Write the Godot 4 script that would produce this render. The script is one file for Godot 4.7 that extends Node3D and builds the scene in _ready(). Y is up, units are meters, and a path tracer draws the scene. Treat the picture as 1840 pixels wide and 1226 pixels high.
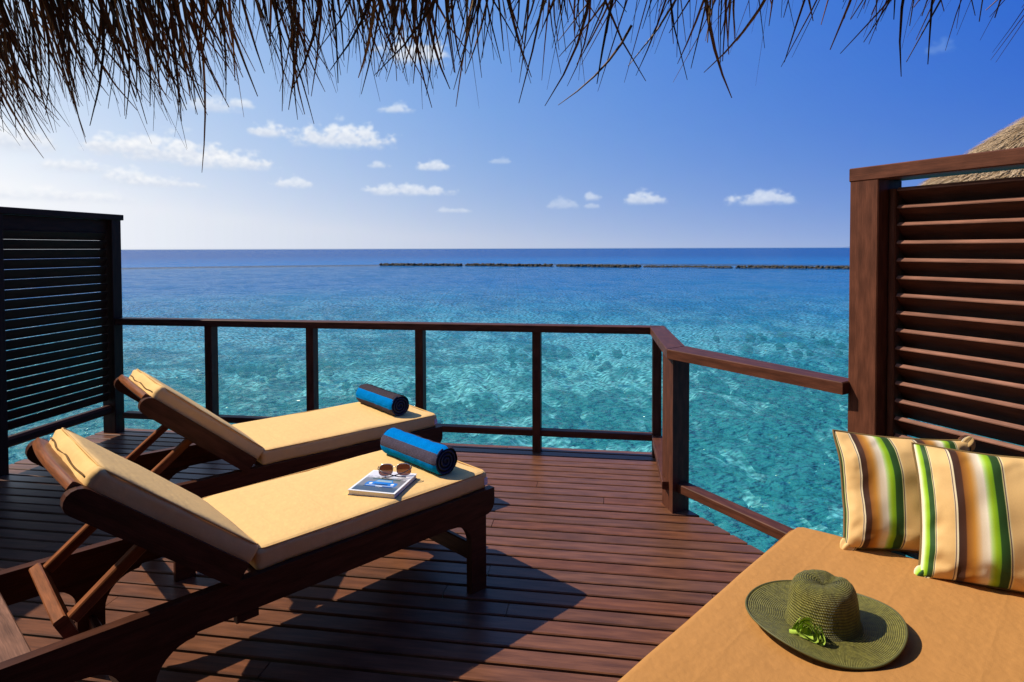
extends Node3D
# A timber deck over a lagoon: two sun loungers, a daybed, slatted privacy screens, a thatched eave above.
# Metres, y up. The deck's top is y = 0, the water lies at y = SEA.

const SEA := -1.25
const CORNER := Vector3(-3.134, 0, -5.103)      # where the front railing meets the far post of the shaded screen
const ALONG := Vector3(0.988, 0, 0.154)         # direction of the planks and of the front railing
const INWARD := Vector3(-0.154, 0, 0.988)       # from the front railing towards the house
const SCREEN_DIR := Vector3(0.43, 0, 0.903)     # direction of the sunlit screen, towards the house
const SCREEN_AT := Vector3(1.41, 0, -2.63)

var rng := RandomNumberGenerator.new()
var names := {}
var grain_tex: Texture2D
var grain_bump: Texture2D
var weave_tex: Texture2D
var weave_bump: Texture2D


func _ready() -> void:
	rng.seed = 7
	# ---- camera, sky, sun, exposure ------------------------------------------------------------
	var cam := Camera3D.new()
	cam.name = "camera"
	add_child(cam)
	cam.set_frustum(0.054248, Vector2(0, -0.006018), 0.05, 12000.0)   # a shift lens: 1130 px focal length for a 1226 px tall picture
	cam.position = Vector3(0, 1.5, 0)
	cam.basis = Basis(Vector3.RIGHT, -atan(30.0 / 1130.0)) * Basis(Vector3.BACK, deg_to_rad(-0.17))
	cam.current = true
	var env := Environment.new()
	env.background_mode = Environment.BG_SKY
	env.background_energy_multiplier = 0.9
	env.tonemap_mode = Environment.TONE_MAPPER_LINEAR
	env.tonemap_exposure = 1.12
	env.sdfgi_enabled = true
	env.ssao_enabled = true
	env.ssil_enabled = true
	var sky := Sky.new()
	var sm := PanoramaSkyMaterial.new()
	sm.panorama = ImageTexture.create_from_image(sky_image())
	sky.sky_material = sm
	env.sky = sky
	env.sky_rotation = Vector3(0, PI, 0)
	var we := WorldEnvironment.new()
	we.name = "world"
	we.environment = env
	add_child(we)
	var sun := DirectionalLight3D.new()
	sun.name = "sun"
	sun.light_color = Color(1.0, 0.95, 0.87)
	sun.light_energy = 1.6
	sun.light_angular_distance = 0.5
	sun.shadow_enabled = true
	add_child(sun)
	sun.look_at_from_position(Vector3.ZERO, Vector3(0.455, -0.515, 0.102))
	# ---- the place ----------------------------------------------------------------------------------
	make_textures()
	build_sea()
	build_coral()
	build_island()
	build_breakwaters()
	build_deck()
	build_railing()
	build_left_screen()
	build_right_screen()
	build_neighbour()
	build_eave()
	build_loungers()
	build_daybed()
	build_towels()
	build_book()
	build_sunglasses()
	build_pillows()
	build_hat()


# ==== naming ========================================================================================
func numbered(called: String, parent: Node) -> String:
	var key := str(parent.get_instance_id()) + called
	var n: int = names.get(key, 0)
	names[key] = n + 1
	return called if n == 0 else "%s_%03d" % [called, n]


func thing(called: String, label: String, category: String, group := "", at := Vector3.ZERO, turn := 0.0) -> Node3D:
	var o := Node3D.new()
	o.name = numbered(called, self)
	o.position = at
	o.rotation.y = turn
	o.set_meta("label", label)
	o.set_meta("category", category)
	if group:
		o.set_meta("group", group)
	add_child(o, true)
	return o


func part(called: String, m: Mesh, mat: Material, parent: Node3D = self, tf := Transform3D()) -> MeshInstance3D:
	var o := MeshInstance3D.new()
	o.name = numbered(called, parent)
	o.mesh = m
	o.material_override = mat
	o.transform = tf
	parent.add_child(o, true)
	return o


# ==== materials =====================================================================================
func lin(r: float, g: float, b: float) -> Color:
	return Color(r, g, b).linear_to_srgb()


func gray_texture(size: Vector2i, f: Callable, form := Image.FORMAT_L8) -> Image:
	var im := Image.create(size.x, size.y, false, form)
	for y in size.y:
		for x in size.x:
			var v = f.call(x, y)
			im.set_pixel(x, y, v if v is Color else Color(v, v, v))
	return im


func noise(seed_: int, freq: float, oct := 3, type := FastNoiseLite.TYPE_SIMPLEX_SMOOTH) -> FastNoiseLite:
	var n := FastNoiseLite.new()
	n.seed = seed_
	n.noise_type = type
	n.frequency = freq
	n.fractal_octaves = oct
	return n


func make_textures() -> void:
	# wood grain: long streaks, pores and a few darker bands; wraps by folding the coordinate
	var n1 := noise(3, 0.06, 3)
	var n2 := noise(5, 0.25, 2)
	var n3 := noise(9, 0.012, 2)
	var g := gray_texture(Vector2i(512, 256), func(x, y):
		var fx: float = absf(x - 256.0)
		var fy: float = absf(y - 128.0) * 2.0
		var a: float = n1.get_noise_2d(fx * 0.045, fy * 2.6 + 14.0 * n3.get_noise_2d(fx, fy))
		var b: float = n2.get_noise_2d(fx * 0.13 + 400.0, fy)
		var c: float = n3.get_noise_2d(fx * 0.8 + 900.0, fy * 1.5)
		return clampf(0.80 + 0.13 * a + 0.08 * b + 0.13 * c, 0.2, 1.0))
	grain_tex = ImageTexture.create_from_image(g)
	grain_bump = grain_tex
	# woven cloth
	var n4 := noise(21, 0.02, 3)
	var n5 := noise(22, 0.35, 2)
	var w := gray_texture(Vector2i(256, 256), func(x, y):
		var k: int = (x / 2 + y / 2) % 2
		var t: float = 0.975 if k == 0 else 0.945
		return clampf(t + 0.02 * n5.get_noise_2d(x, y) + 0.02 * n4.get_noise_2d(absf(x - 128.0), absf(y - 128.0)), 0.0, 1.0))
	weave_tex = ImageTexture.create_from_image(w)
	var n6 := noise(31, 0.008, 3)
	var wb := gray_texture(Vector2i(256, 256), func(x, y):
		return clampf(0.5 + 0.25 * n6.get_noise_2d(absf(x - 128.0) * 2.0, absf(y - 128.0) * 2.0) + 0.05 * n5.get_noise_2d(x, y), 0.0, 1.0))
	weave_bump = ImageTexture.create_from_image(wb)


func wood(r: float, g: float, b: float, rough := 0.5, bump := 0.08) -> StandardMaterial3D:
	var m := StandardMaterial3D.new()
	m.albedo_color = lin(r, g, b)
	m.albedo_texture = grain_tex
	m.roughness = rough
	m.metallic_specular = 0.24
	m.heightmap_enabled = true
	m.heightmap_texture = grain_bump
	m.heightmap_scale = bump
	return m


func deck_wood(r: float, g: float, b: float, rough: float) -> StandardMaterial3D:
	var m := wood(r, g, b, rough, 0.06)
	m.metallic_specular = 0.34
	return m


func cloth(r: float, g: float, b: float, scale := 6.0, bump := 0.3) -> StandardMaterial3D:
	var m := StandardMaterial3D.new()
	m.albedo_color = lin(r, g, b)
	m.albedo_texture = weave_tex
	m.uv1_triplanar = true
	m.uv1_scale = Vector3.ONE * scale
	m.roughness = 0.9
	m.metallic_specular = 0.25
	m.heightmap_enabled = true
	m.heightmap_texture = weave_bump
	m.heightmap_scale = bump
	return m


func flat(r: float, g: float, b: float, rough := 0.6, spec := 0.5) -> StandardMaterial3D:
	var m := StandardMaterial3D.new()
	m.albedo_color = lin(r, g, b)
	m.roughness = rough
	m.metallic_specular = spec
	return m


# ==== mesh helpers ==================================================================================
func begin() -> SurfaceTool:
	var st := SurfaceTool.new()
	st.begin(Mesh.PRIMITIVE_TRIANGLES)
	return st


func tri(st: SurfaceTool, a: Vector3, b: Vector3, c: Vector3, n: Vector3, ua: Vector2, ub: Vector2, uc: Vector2) -> void:
	# Godot's front faces run clockwise
	if (b - a).cross(c - a).dot(n) > 0.0:
		var t := b
		b = c
		c = t
		var u := ub
		ub = uc
		uc = u
	for k in 3:
		st.set_normal(n)
		st.set_uv([ua, ub, uc][k])
		st.add_vertex([a, b, c][k])


func quad(st: SurfaceTool, a: Vector3, b: Vector3, c: Vector3, d: Vector3, n: Vector3, uv: Array) -> void:
	tri(st, a, b, c, n, uv[0], uv[1], uv[2])
	tri(st, a, c, d, n, uv[0], uv[2], uv[3])


# a polygon in the plane of AX and AY round O, drawn out along D; the grain runs along D unless ALONG_PLANE
func prism(st: SurfaceTool, poly: PackedVector2Array, o: Vector3, ax: Vector3, ay: Vector3, d: Vector3, along_plane := false) -> void:
	if Geometry2D.is_polygon_clockwise(poly):
		poly = poly.duplicate()
		poly.reverse()
	var shift := Vector2(rng.randf(), rng.randf())
	var length := d.length()
	var run := 0.0
	var handed := 1.0 if ax.cross(ay).dot(d) > 0.0 else -1.0
	for i in poly.size():
		var p := poly[i]
		var q := poly[(i + 1) % poly.size()]
		var e := q - p
		if e.length() < 1e-6:
			continue
		var n2 := Vector2(e.y, -e.x).normalized()
		var n := (ax * n2.x + ay * n2.y).normalized()
		var a := o + ax * p.x + ay * p.y
		var b := o + ax * q.x + ay * q.y
		var u0 := run
		run += e.length()
		var uv: Array
		if along_plane:
			uv = [Vector2(u0, 0), Vector2(run, 0), Vector2(run, length), Vector2(u0, length)]
		else:
			uv = [Vector2(0, u0), Vector2(0, run), Vector2(length, run), Vector2(length, u0)]
		for k in 4:
			uv[k] = uv[k] * Vector2(1.1, 3.0) + shift
		quad(st, a, b, b + d, a + d, n, uv)
	var idx := Geometry2D.triangulate_polygon(poly)
	var dn := d.normalized()
	for k in range(0, idx.size(), 3):
		var p3 := [poly[idx[k]], poly[idx[k + 1]], poly[idx[k + 2]]]
		var v := []
		var uv3 := []
		for p in p3:
			v.append(o + ax * p.x + ay * p.y)
			uv3.append(p * Vector2(1.1, 3.0) + shift)
		tri(st, v[0], v[1], v[2], -dn, uv3[0], uv3[1], uv3[2])
		tri(st, v[0] + d, v[1] + d, v[2] + d, dn, uv3[0], uv3[1], uv3[2])


func chamfered(w: float, h: float, c: float) -> PackedVector2Array:
	var x := w / 2.0
	var y := h / 2.0
	return PackedVector2Array([Vector2(-x + c, -y), Vector2(x - c, -y), Vector2(x, -y + c), Vector2(x, y - c), Vector2(x - c, y), Vector2(-x + c, y), Vector2(-x, y - c), Vector2(-x, -y + c)])


# a bevelled bar from A to B, W wide (sideways) and H tall
func beam(st: SurfaceTool, a: Vector3, b: Vector3, w: float, h: float, up := Vector3.UP, c := 0.004) -> void:
	var d := b - a
	var side := d.cross(up).normalized()
	prism(st, chamfered(w, h, c), a, side, side.cross(d).normalized(), d)


func bar(a: Vector3, b: Vector3, w: float, h: float, up := Vector3.UP, c := 0.004) -> ArrayMesh:
	var st := begin()
	beam(st, a, b, w, h, up, c)
	return st.commit()


# a smooth sheet from a function of (0..1, 0..1)
func sheet(st: SurfaceTool, nu: int, nv: int, f: Callable, flip := false, uv_scale := Vector2.ONE, smooth := 0) -> void:
	var p := []
	for j in nv + 1:
		for i in nu + 1:
			p.append(f.call(float(i) / nu, float(j) / nv))
	st.set_smooth_group(smooth)
	for j in nv:
		for i in nu:
			var k := j * (nu + 1) + i
			var q := [k, k + 1, k + nu + 2, k + nu + 1]
			var uv := [Vector2(i, j), Vector2(i + 1, j), Vector2(i + 1, j + 1), Vector2(i, j + 1)]
			for t in ([[0, 1, 2], [0, 2, 3]] if flip else [[0, 2, 1], [0, 3, 2]]):
				for s in t:
					st.set_uv(uv[s] / Vector2(nu, nv) * uv_scale)
					st.add_vertex(p[q[s]])


func tube(st: SurfaceTool, pts: Array, r: float, n := 8, closed := false, taper := false) -> void:
	var m := pts.size()
	var rings := []
	var ref := Vector3.UP
	for i in m:
		var d: Vector3
		if closed:
			d = pts[(i + 1) % m] - pts[(i - 1 + m) % m]
		else:
			d = pts[mini(i + 1, m - 1)] - pts[maxi(i - 1, 0)]
		d = d.normalized()
		if absf(d.dot(ref)) > 0.95:
			ref = Vector3(0.3, 0.2, 1).normalized()
		var s := d.cross(ref).normalized()
		var u := s.cross(d)
		ref = u
		var rr := r * (1.0 - 0.7 * float(i) / m) if taper else r
		var ring := []
		for k in n:
			var a := TAU * k / n
			ring.append(pts[i] + (s * cos(a) + u * sin(a)) * rr)
		rings.append(ring)
	st.set_smooth_group(0)
	for i in (m if closed else m - 1):
		var a0: Array = rings[i]
		var b0: Array = rings[(i + 1) % m]
		for k in n:
			var l := (k + 1) % n
			var c: Vector3 = (pts[i] + pts[(i + 1) % m]) / 2.0
			var q := [a0[k], a0[l], b0[l], b0[k]]
			var nn: Vector3 = (q[1] - q[0]).cross(q[2] - q[0])
			var out: Vector3 = (q[0] + q[2]) / 2.0 - c
			for t in ([[0, 2, 1], [0, 3, 2]] if nn.dot(out) > 0.0 else [[0, 1, 2], [0, 2, 3]]):
				for s in t:
					st.set_uv(Vector2(i * 0.2, k * 0.2))
					st.add_vertex(q[s])
	if not closed:
		for e in [[0, 1], [m - 1, m - 2]]:
			var dirn: Vector3 = pts[e[0]] - pts[e[1]]
			for k in n:
				var ring: Array = rings[e[0]]
				var x: Vector3 = ring[k]
				var y: Vector3 = ring[(k + 1) % n]
				var nn2: Vector3 = (x - pts[e[0]]).cross(y - pts[e[0]])
				var order := [pts[e[0]], y, x] if nn2.dot(dirn) > 0.0 else [pts[e[0]], x, y]
				for v in order:
					st.set_uv(Vector2.ZERO)
					st.add_vertex(v)


# a soft upholstered box round the origin; WARP moves its points
func soft_box(size: Vector3, r: float, cells: Vector3i, warp: Callable) -> ArrayMesh:
	var st := begin()
	st.set_smooth_group(0)
	var hs := size / 2.0
	var faces := [[Vector3.RIGHT, Vector3.UP, Vector3.BACK], [Vector3.LEFT, Vector3.UP, Vector3.BACK], [Vector3.UP, Vector3.RIGHT, Vector3.BACK], [Vector3.DOWN, Vector3.RIGHT, Vector3.BACK], [Vector3.BACK, Vector3.RIGHT, Vector3.UP], [Vector3.FORWARD, Vector3.RIGHT, Vector3.UP]]
	for f in faces:
		var nrm: Vector3 = f[0]
		var ua: Vector3 = f[1]
		var va: Vector3 = f[2]
		var nu := int(absf(ua.dot(Vector3(cells))))
		var nv := int(absf(va.dot(Vector3(cells))))
		var p := []
		for j in nv + 1:
			for i in nu + 1:
				# cells crowd towards the edges, where the rounding is
				var a := edge_step(i, nu, r / absf(ua.dot(hs)))
				var b := edge_step(j, nv, r / absf(va.dot(hs)))
				var q: Vector3 = (nrm + ua * a + va * b) * hs
				var inner := hs - Vector3.ONE * r
				var c := q.clamp(-inner, inner)
				if (q - c).length() > 1e-7:
					q = c + (q - c).normalized() * r
				p.append(warp.call(q))
		for j in nv:
			for i in nu:
				var k := j * (nu + 1) + i
				var qd := [k, k + 1, k + nu + 2, k + nu + 1]
				var nn: Vector3 = ua.cross(va)
				for t in ([[0, 2, 1], [0, 3, 2]] if nn.dot(nrm) > 0.0 else [[0, 1, 2], [0, 2, 3]]):
					for s in t:
						var pt: Vector3 = p[qd[s]]
						st.set_uv(Vector2(pt.x, pt.z))
						st.add_vertex(pt)
	st.generate_normals()
	return st.commit()


func edge_step(i: int, n: int, share: float) -> float:
	# -1..1 with three cells inside each rounded edge
	var e := 3
	if i <= e:
		return -1.0 + share * i / e
	if i >= n - e:
		return 1.0 - share * (n - i) / e
	return lerpf(-1.0 + share, 1.0 - share, float(i - e) / (n - 2 * e))


func deck_at(s: float, t: float, y := 0.0) -> Vector3:
	return CORNER + ALONG * s + INWARD * t + Vector3(0, y, 0)


# ==== sky ===========================================================================================
func air(az: float, el: float) -> Color:
	# colours of clear air by height and by distance from the sun, which stands at azimuth -77.4, elevation 48
	var d := absf(wrapf(az + 77.4, -180.0, 180.0))
	var a := clampf((118.0 - d) / 84.0, 0.0, 1.0)
	var hi: Color
	var lo: Color
	if a < 0.5:
		hi = Color8(38, 97, 206).lerp(Color8(92, 147, 226), a * 2.0)
		lo = Color8(136, 162, 216).lerp(Color8(192, 203, 226), a * 2.0)
	else:
		hi = Color8(92, 147, 226).lerp(Color8(174, 206, 244), a * 2.0 - 1.0)
		lo = Color8(192, 203, 226).lerp(Color8(252, 253, 255), a * 2.0 - 1.0)
	var c := hi.lerp(lo, minf(1.0, (1.0 + 0.55 * a * a * a) * exp(-maxf(el, 0.0) / lerpf(8.0, 12.0, a))))
	c = c.lerp(Color8(34, 84, 182), smoothstep(25.0, 90.0, el) * 0.8)
	var sun := Vector3(-0.455, 0.515, -0.102).normalized()
	var v := Vector3(sin(deg_to_rad(az)) * cos(deg_to_rad(el)), sin(deg_to_rad(el)), -cos(deg_to_rad(az)) * cos(deg_to_rad(el)))
	var g := rad_to_deg(acos(clampf(v.dot(sun), -1.0, 1.0)))
	c = c.lerp(Color(1, 1, 1), 0.75 * exp(-g * g / 500.0))
	if el < 0.0:
		c = c.lerp(Color8(60, 112, 160), smoothstep(0.0, 12.0, -el))
	return c


func sky_image() -> Image:
	var w := 4096
	var h := 2048
	var small := Image.create(512, 256, false, Image.FORMAT_RGB8)
	for y in 256:
		for x in 512:
			small.set_pixel(x, y, air((x + 0.5) / 512.0 * 360.0 - 180.0, 90.0 - (y + 0.5) / 256.0 * 180.0))
	small.resize(w, h, Image.INTERPOLATE_CUBIC)
	var puffs := [[-15.2, 9.68, 4.3, 1.3, 1.0], [-21.05, 9.89, 1.5, 0.7, 0.95], [-38.4, 7.84, 2.6, 1.3, 0.9], [-29.0, 7.76, 4.9, 1.3, 1.0], [-24.2, 7.2, 3.6, 0.85, 1.0], [-31.8, 7.97, 2.2, 0.8, 0.9], [-34.8, 6.2, 2.2, 0.6, 0.8], [-31.4, 5.6, 1.7, 0.75, 0.85], [-29.0, 5.3, 2.8, 0.55, 0.8], [-19.2, 5.6, 1.5, 0.6, 0.75], [-8.7, 17.0, 3.0, 1.4, 1.0], [-10.4, 12.3, 1.6, 0.5, 0.75], [-25.6, 11.6, 2.2, 0.7, 0.65], [-23.3, 11.9, 1.0, 0.45, 0.75], [-12.0, 7.4, 1.0, 0.35, 0.65], [-7.0, 7.4, 1.7, 0.55, 0.85], [-9.5, 5.2, 4.2, 0.6, 0.8], [-5.4, 3.5, 1.5, 0.3, 0.5], [7.16, 4.63, 0.8, 0.45, 0.65], [7.06, 3.84, 0.7, 0.3, 0.45], [4.66, 3.96, 1.4, 0.55, 0.4], [11.9, 4.4, 1.9, 0.7, 0.8], [21.7, 4.15, 2.7, 0.75, 0.8], [-1.0, 7.9, 1.1, 0.3, 0.4], [-37.2, 4.0, 2.5, 0.65, 0.6], [-33.1, 3.9, 2.2, 0.5, 0.5], [34.1, 14.6, 0.9, 0.6, 0.2]]
	for k in 70:   # the same fair-weather clouds all round
		var az := rng.randf_range(48.0, 310.0)
		puffs.append([az if az < 180.0 else az - 360.0, rng.randf_range(3.0, 18.0), rng.randf_range(0.8, 4.2), rng.randf_range(0.4, 1.2), rng.randf_range(0.4, 1.0)])
	var n := noise(77, 1.0, 5)
	for p in puffs:
		var px: float = (p[0] + 180.0) / 360.0 * w
		var py: float = (90.0 - p[1]) / 180.0 * h
		var rw: float = p[2] * 1.12 / 360.0 * w
		var rh: float = p[3] * 1.3 / 180.0 * h
		for y in range(int(py - rh * 2.2), int(py + rh * 1.6)):
			for x in range(int(px - rw * 1.7), int(px + rw * 1.7)):
				var dx: float = (x - px) / rw
				var dy: float = (py - y) / rh
				var a: float = float(x) / w * 360.0
				var e: float = float(y) / h * 180.0
				var big := n.get_noise_2d(a * 0.55 + p[0] * 3.0, e * 0.9)
				var fine := n.get_noise_2d(a * 1.5, e * 2.0 + 50.0)
				# heaped on top, flat below
				var top := minf(1.0 - dx * dx * 0.9 + big * 0.8 + fine * 0.16, 1.7)
				if top <= 0.0:
					continue
				var dens: float
				if dy > 0.0:
					dens = (1.0 - dy / top) * minf(top, 1.0)
				else:
					dens = minf(top, 1.0) * (1.0 + dy * 1.5)
				dens = (dens + fine * 0.05) * (1.0 - smoothstep(1.2, 1.65, absf(dx)))
				dens = smoothstep(0.0, 0.75, dens)
				if dens <= 0.0:
					continue
				var xx := posmod(x, w)
				var was := small.get_pixel(xx, y)
				var lit := clampf(0.35 + dy * 0.9 + fine * 0.5, 0.0, 1.0)
				var white := Color8(218, 225, 238).lerp(Color8(255, 255, 255), lit)
				white = white.lerp(was, 0.12)
				small.set_pixel(xx, y, was.lerp(white, dens * p[4]))
	return small


# ==== sea ===========================================================================================
func polar(angles: PackedFloat32Array, radii: PackedFloat32Array, centre: Vector3, f: Callable, colour: Callable, uv_m: float) -> ArrayMesh:
	var na := angles.size()
	var nr := radii.size()
	var pos := PackedVector3Array()
	var nor := PackedVector3Array()
	var col := PackedColorArray()
	var uv := PackedVector2Array()
	pos.resize(na * nr)
	nor.resize(na * nr)
	col.resize(na * nr)
	uv.resize(na * nr)
	for j in nr:
		var r := radii[j]
		var cell := r * 0.014
		for i in na:
			var x := centre.x + sin(angles[i]) * r
			var z := centre.z - cos(angles[i]) * r
			var k := j * na + i
			pos[k] = Vector3(x, f.call(x, z, cell), z)
			uv[k] = Vector2(x * 0.5, z) / uv_m
			col[k] = colour.call(x, z, r)
	for j in nr:
		for i in na:
			var a := pos[j * na + (i + 1) % na] - pos[j * na + (i - 1 + na) % na]
			var b := pos[mini(j + 1, nr - 1) * na + i] - pos[maxi(j - 1, 0) * na + i]
			var n := a.cross(b)
			if n.y < 0.0:
				n = -n
			nor[j * na + i] = n.normalized() if n.length() > 0.0 else Vector3.UP
	var idx := PackedInt32Array()
	idx.resize((nr - 1) * na * 6)
	var t := 0
	for j in nr - 1:
		for i in na:
			var a := j * na + i
			var b := j * na + (i + 1) % na
			# seen from above, clockwise
			for v in [a, a + na, b, b, a + na, b + na]:
				idx[t] = v
				t += 1
	var arr := []
	arr.resize(Mesh.ARRAY_MAX)
	arr[Mesh.ARRAY_VERTEX] = pos
	arr[Mesh.ARRAY_NORMAL] = nor
	arr[Mesh.ARRAY_COLOR] = col
	arr[Mesh.ARRAY_TEX_UV] = uv
	arr[Mesh.ARRAY_INDEX] = idx
	var m := ArrayMesh.new()
	m.add_surface_from_arrays(Mesh.PRIMITIVE_TRIANGLES, arr)
	return m


func build_sea() -> void:
	var angles := PackedFloat32Array()
	var a := -100.0
	while a < 260.0:
		angles.append(deg_to_rad(a))
		a += 0.24 if a < 66.0 and a > -66.0 else 3.0
	var radii := PackedFloat32Array()
	var r := 0.6
	while r < 9000.0:
		radii.append(r)
		r *= 1.013 if r > 2.5 and r < 400.0 else 1.12
	var s1 := noise(101, 0.20, 3)
	var s2 := noise(102, 0.8, 2)
	var s3 := noise(103, 2.3, 2)
	var reef := noise(104, 0.035, 3)
	var height := func(x: float, z: float, cell: float) -> float:
		# wind from the left and ahead: crests are longer than the waves
		var u := x * 0.93 + z * 0.37
		var v := -x * 0.37 + z * 0.93
		var h := SEA
		var ru := sqrt(x * x + z * z)
		var calm := 1.0 - 0.9 * smoothstep(90.0, 102.0, ru) * (1.0 - smoothstep(118.0, 135.0, ru))   # waves lowered over the bed's added rise
		h += calm * 0.13 * s1.get_noise_2d(u * 0.55, v) * clampf(5.0 / (cell * 3.0 + 0.01) - 0.3, 0.0, 1.0)
		h += 0.050 * s2.get_noise_2d(u * 0.6, v) * clampf(1.8 / (cell * 3.0 + 0.01) - 0.3, 0.0, 1.0)
		h += 0.022 * s3.get_noise_2d(u * 0.7, v) * clampf(0.5 / (cell * 3.0 + 0.01) - 0.3, 0.0, 1.0)
		return h
	# the water's own colour: turquoise over the shallow reef flat, blue beyond it
	var tint := func(x: float, z: float, rr: float) -> Color:
		var far := sqrt(x * x + z * z) * (1.0 + 0.35 * reef.get_noise_2d(x, z))
		var c := Color(0.040, 0.42, 0.47).lerp(Color(0.030, 0.32, 0.52), smoothstep(10.0, 32.0, far))
		c = c.lerp(Color(0.026, 0.215, 0.53), smoothstep(24.0, 60.0, far))
		c = c.lerp(Color(0.010, 0.165, 0.45), smoothstep(66.0, 112.0, far))
		return c
	var deep_tint := func(x: float, z: float, rr: float) -> Color:
		var far := sqrt(x * x + z * z) * (1.0 + 0.12 * reef.get_noise_2d(x * 0.2, z * 0.6))
		return Color(0.006, 0.130, 0.37).lerp(Color(0.002, 0.072, 0.27), smoothstep(108.0, 260.0, far))
	var water := StandardMaterial3D.new()
	water.vertex_color_use_as_albedo = true
	water.albedo_color = Color(1, 1, 1, 0.38)
	water.transparency = BaseMaterial3D.TRANSPARENCY_ALPHA
	water.roughness = 0.06
	water.metallic_specular = 0.22
	water.normal_enabled = true
	var nt := NoiseTexture2D.new()
	nt.width = 1024
	nt.height = 1024
	nt.seamless = true
	nt.as_normal_map = true
	nt.bump_strength = 26.0
	nt.noise = noise(111, 0.011, 4)
	water.normal_texture = nt
	water.normal_scale = 1.25
	var inner_radii := PackedFloat32Array()
	var outer_radii := PackedFloat32Array()
	for q in radii:
		if q < 112.0:
			inner_radii.append(q)
		elif outer_radii.is_empty():
			inner_radii.append(q)
			outer_radii.append(q)
		else:
			outer_radii.append(q)
	var sea := part("lagoon", polar(angles, inner_radii, Vector3(0, 0, -1.0), height, tint, 1.6), water)
	sea.set_meta("kind", "structure")
	sea.set_meta("label", "rippled turquoise lagoon over the shallow reef")
	# past the reef the water is deep, dark and rougher
	var deep := StandardMaterial3D.new()
	deep.vertex_color_use_as_albedo = true
	deep.roughness = 0.2
	deep.metallic_specular = 0.05
	deep.normal_enabled = true
	deep.normal_texture = nt
	deep.normal_scale = 1.2
	var open_sea := part("open_sea", polar(angles, outer_radii, Vector3(0, 0, -1.0), height, deep_tint, 3.2), deep)
	open_sea.set_meta("kind", "structure")
	open_sea.set_meta("label", "blue water past the reef, darkest at the horizon")

	# the sea bed under it: sand, rubble and coral, light filtered by water put into their colour
	var b1 := noise(121, 0.22, 4)
	var b2 := noise(122, 1.1, 4)
	var b3 := noise(123, 0.07, 3)
	var bed_angles := PackedFloat32Array()
	a = -90.0
	while a < 270.0:
		bed_angles.append(deg_to_rad(a))
		a += 0.5 if a < 62.0 and a > -62.0 else 3.0
	var bed_radii := PackedFloat32Array()
	r = 0.6
	while r < 9000.0:
		bed_radii.append(r)
		r *= 1.016 if r > 3.0 and r < 60.0 else 1.2
	var bed_height := func(x: float, z: float, cell: float) -> float:
		var d := sqrt(x * x + z * z)
		var added_rise := smoothstep(24.0, 44.0, d)      # added rise keeps the shaded bed under the open sea from showing
		var h := lerpf(SEA - 1.5 - 0.02 * maxf(d - 8.0, 0.0), SEA - lerpf(0.24, 0.05, smoothstep(92.0, 104.0, d)), added_rise) if d < 114.0 else SEA - 0.24 - minf((d - 114.0) * 0.3, 4.0)
		h += (0.55 * b1.get_noise_2d(x, z) + (0.22 * b2.get_noise_2d(x, z) if cell < 0.6 else 0.0)) * (1.0 - added_rise)
		return minf(h, SEA - lerpf(0.24, 0.05, smoothstep(92.0, 104.0, d)))
	var bed_tint := func(x: float, z: float, rr: float) -> Color:
		var far := sqrt(x * x + z * z)
		var coral := smoothstep(-0.12, 0.20, 0.9 * b1.get_noise_2d(x * 1.6, z * 1.6) + 0.6 * b2.get_noise_2d(x, z) + 0.8 * b3.get_noise_2d(x, z))
		var c := Color(0.36, 1.0, 0.97).lerp(Color(0.008, 0.055, 0.075), coral * 0.94)
		return c.lerp(Color(0.045, 0.37, 0.86), smoothstep(18.0, 50.0, far))
	var bed := StandardMaterial3D.new()
	bed.vertex_color_use_as_albedo = true
	var rubble := noise(141, 0.05, 4)
	var rb := gray_texture(Vector2i(512, 512), func(x, y):
		var p := Vector2(absf(x - 256.0), absf(y - 256.0))
		return clampf(0.62 + 0.75 * rubble.get_noise_2d(p.x * 1.3, p.y * 1.3), 0.12, 1.0))
	bed.albedo_texture = ImageTexture.create_from_image(rb)
	bed.roughness = 1.0
	bed.metallic_specular = 0.1
	var bed_o := part("sea_bed", polar(bed_angles, bed_radii, Vector3(0, 0, -1.0), bed_height, bed_tint, 4.0), bed)
	bed_o.set_meta("kind", "structure")
	bed_o.set_meta("label", "sandy sea bed coloured as seen through the water, with dark coral patches under the lagoon")


func build_coral() -> void:
	# dark coral heads that show through the shallows
	var st := begin()
	var patches := [[4.6, -13.0, 1.6], [3.9, -9.9, 1.1], [5.8, -11.6, 1.2], [1.9, -14.5, 1.5], [8.6, -16.5, 1.8], [7.2, -22.0, 2.2], [3.4, -8.4, 0.7], [7.8, -18.0, 1.6], [1.8, -22.5, 2.4], [-3.4, -17.0, 2.0], [-8.0, -20.0, 2.5], [11.0, -27.0, 3.0]]
	for p in patches:
		for k in 20:
			var a := rng.randf() * TAU
			var d := sqrt(rng.randf()) * float(p[2])
			var sz := rng.randf_range(0.07, 0.24)
			rock(st, Vector3(p[0] + cos(a) * d, SEA - 1.15 - rng.randf() * 0.35, p[1] + sin(a) * d * 1.2), Vector3(sz * 1.3, sz * 0.9, sz))
	st.generate_normals()
	var o := part("coral_heads", st.commit(), flat(0.018, 0.075, 0.085, 1.0, 0.05))
	o.set_meta("kind", "stuff")
	o.set_meta("label", "dark coral heads showing through the clear shallows")
	o.set_meta("category", "coral")


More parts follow.
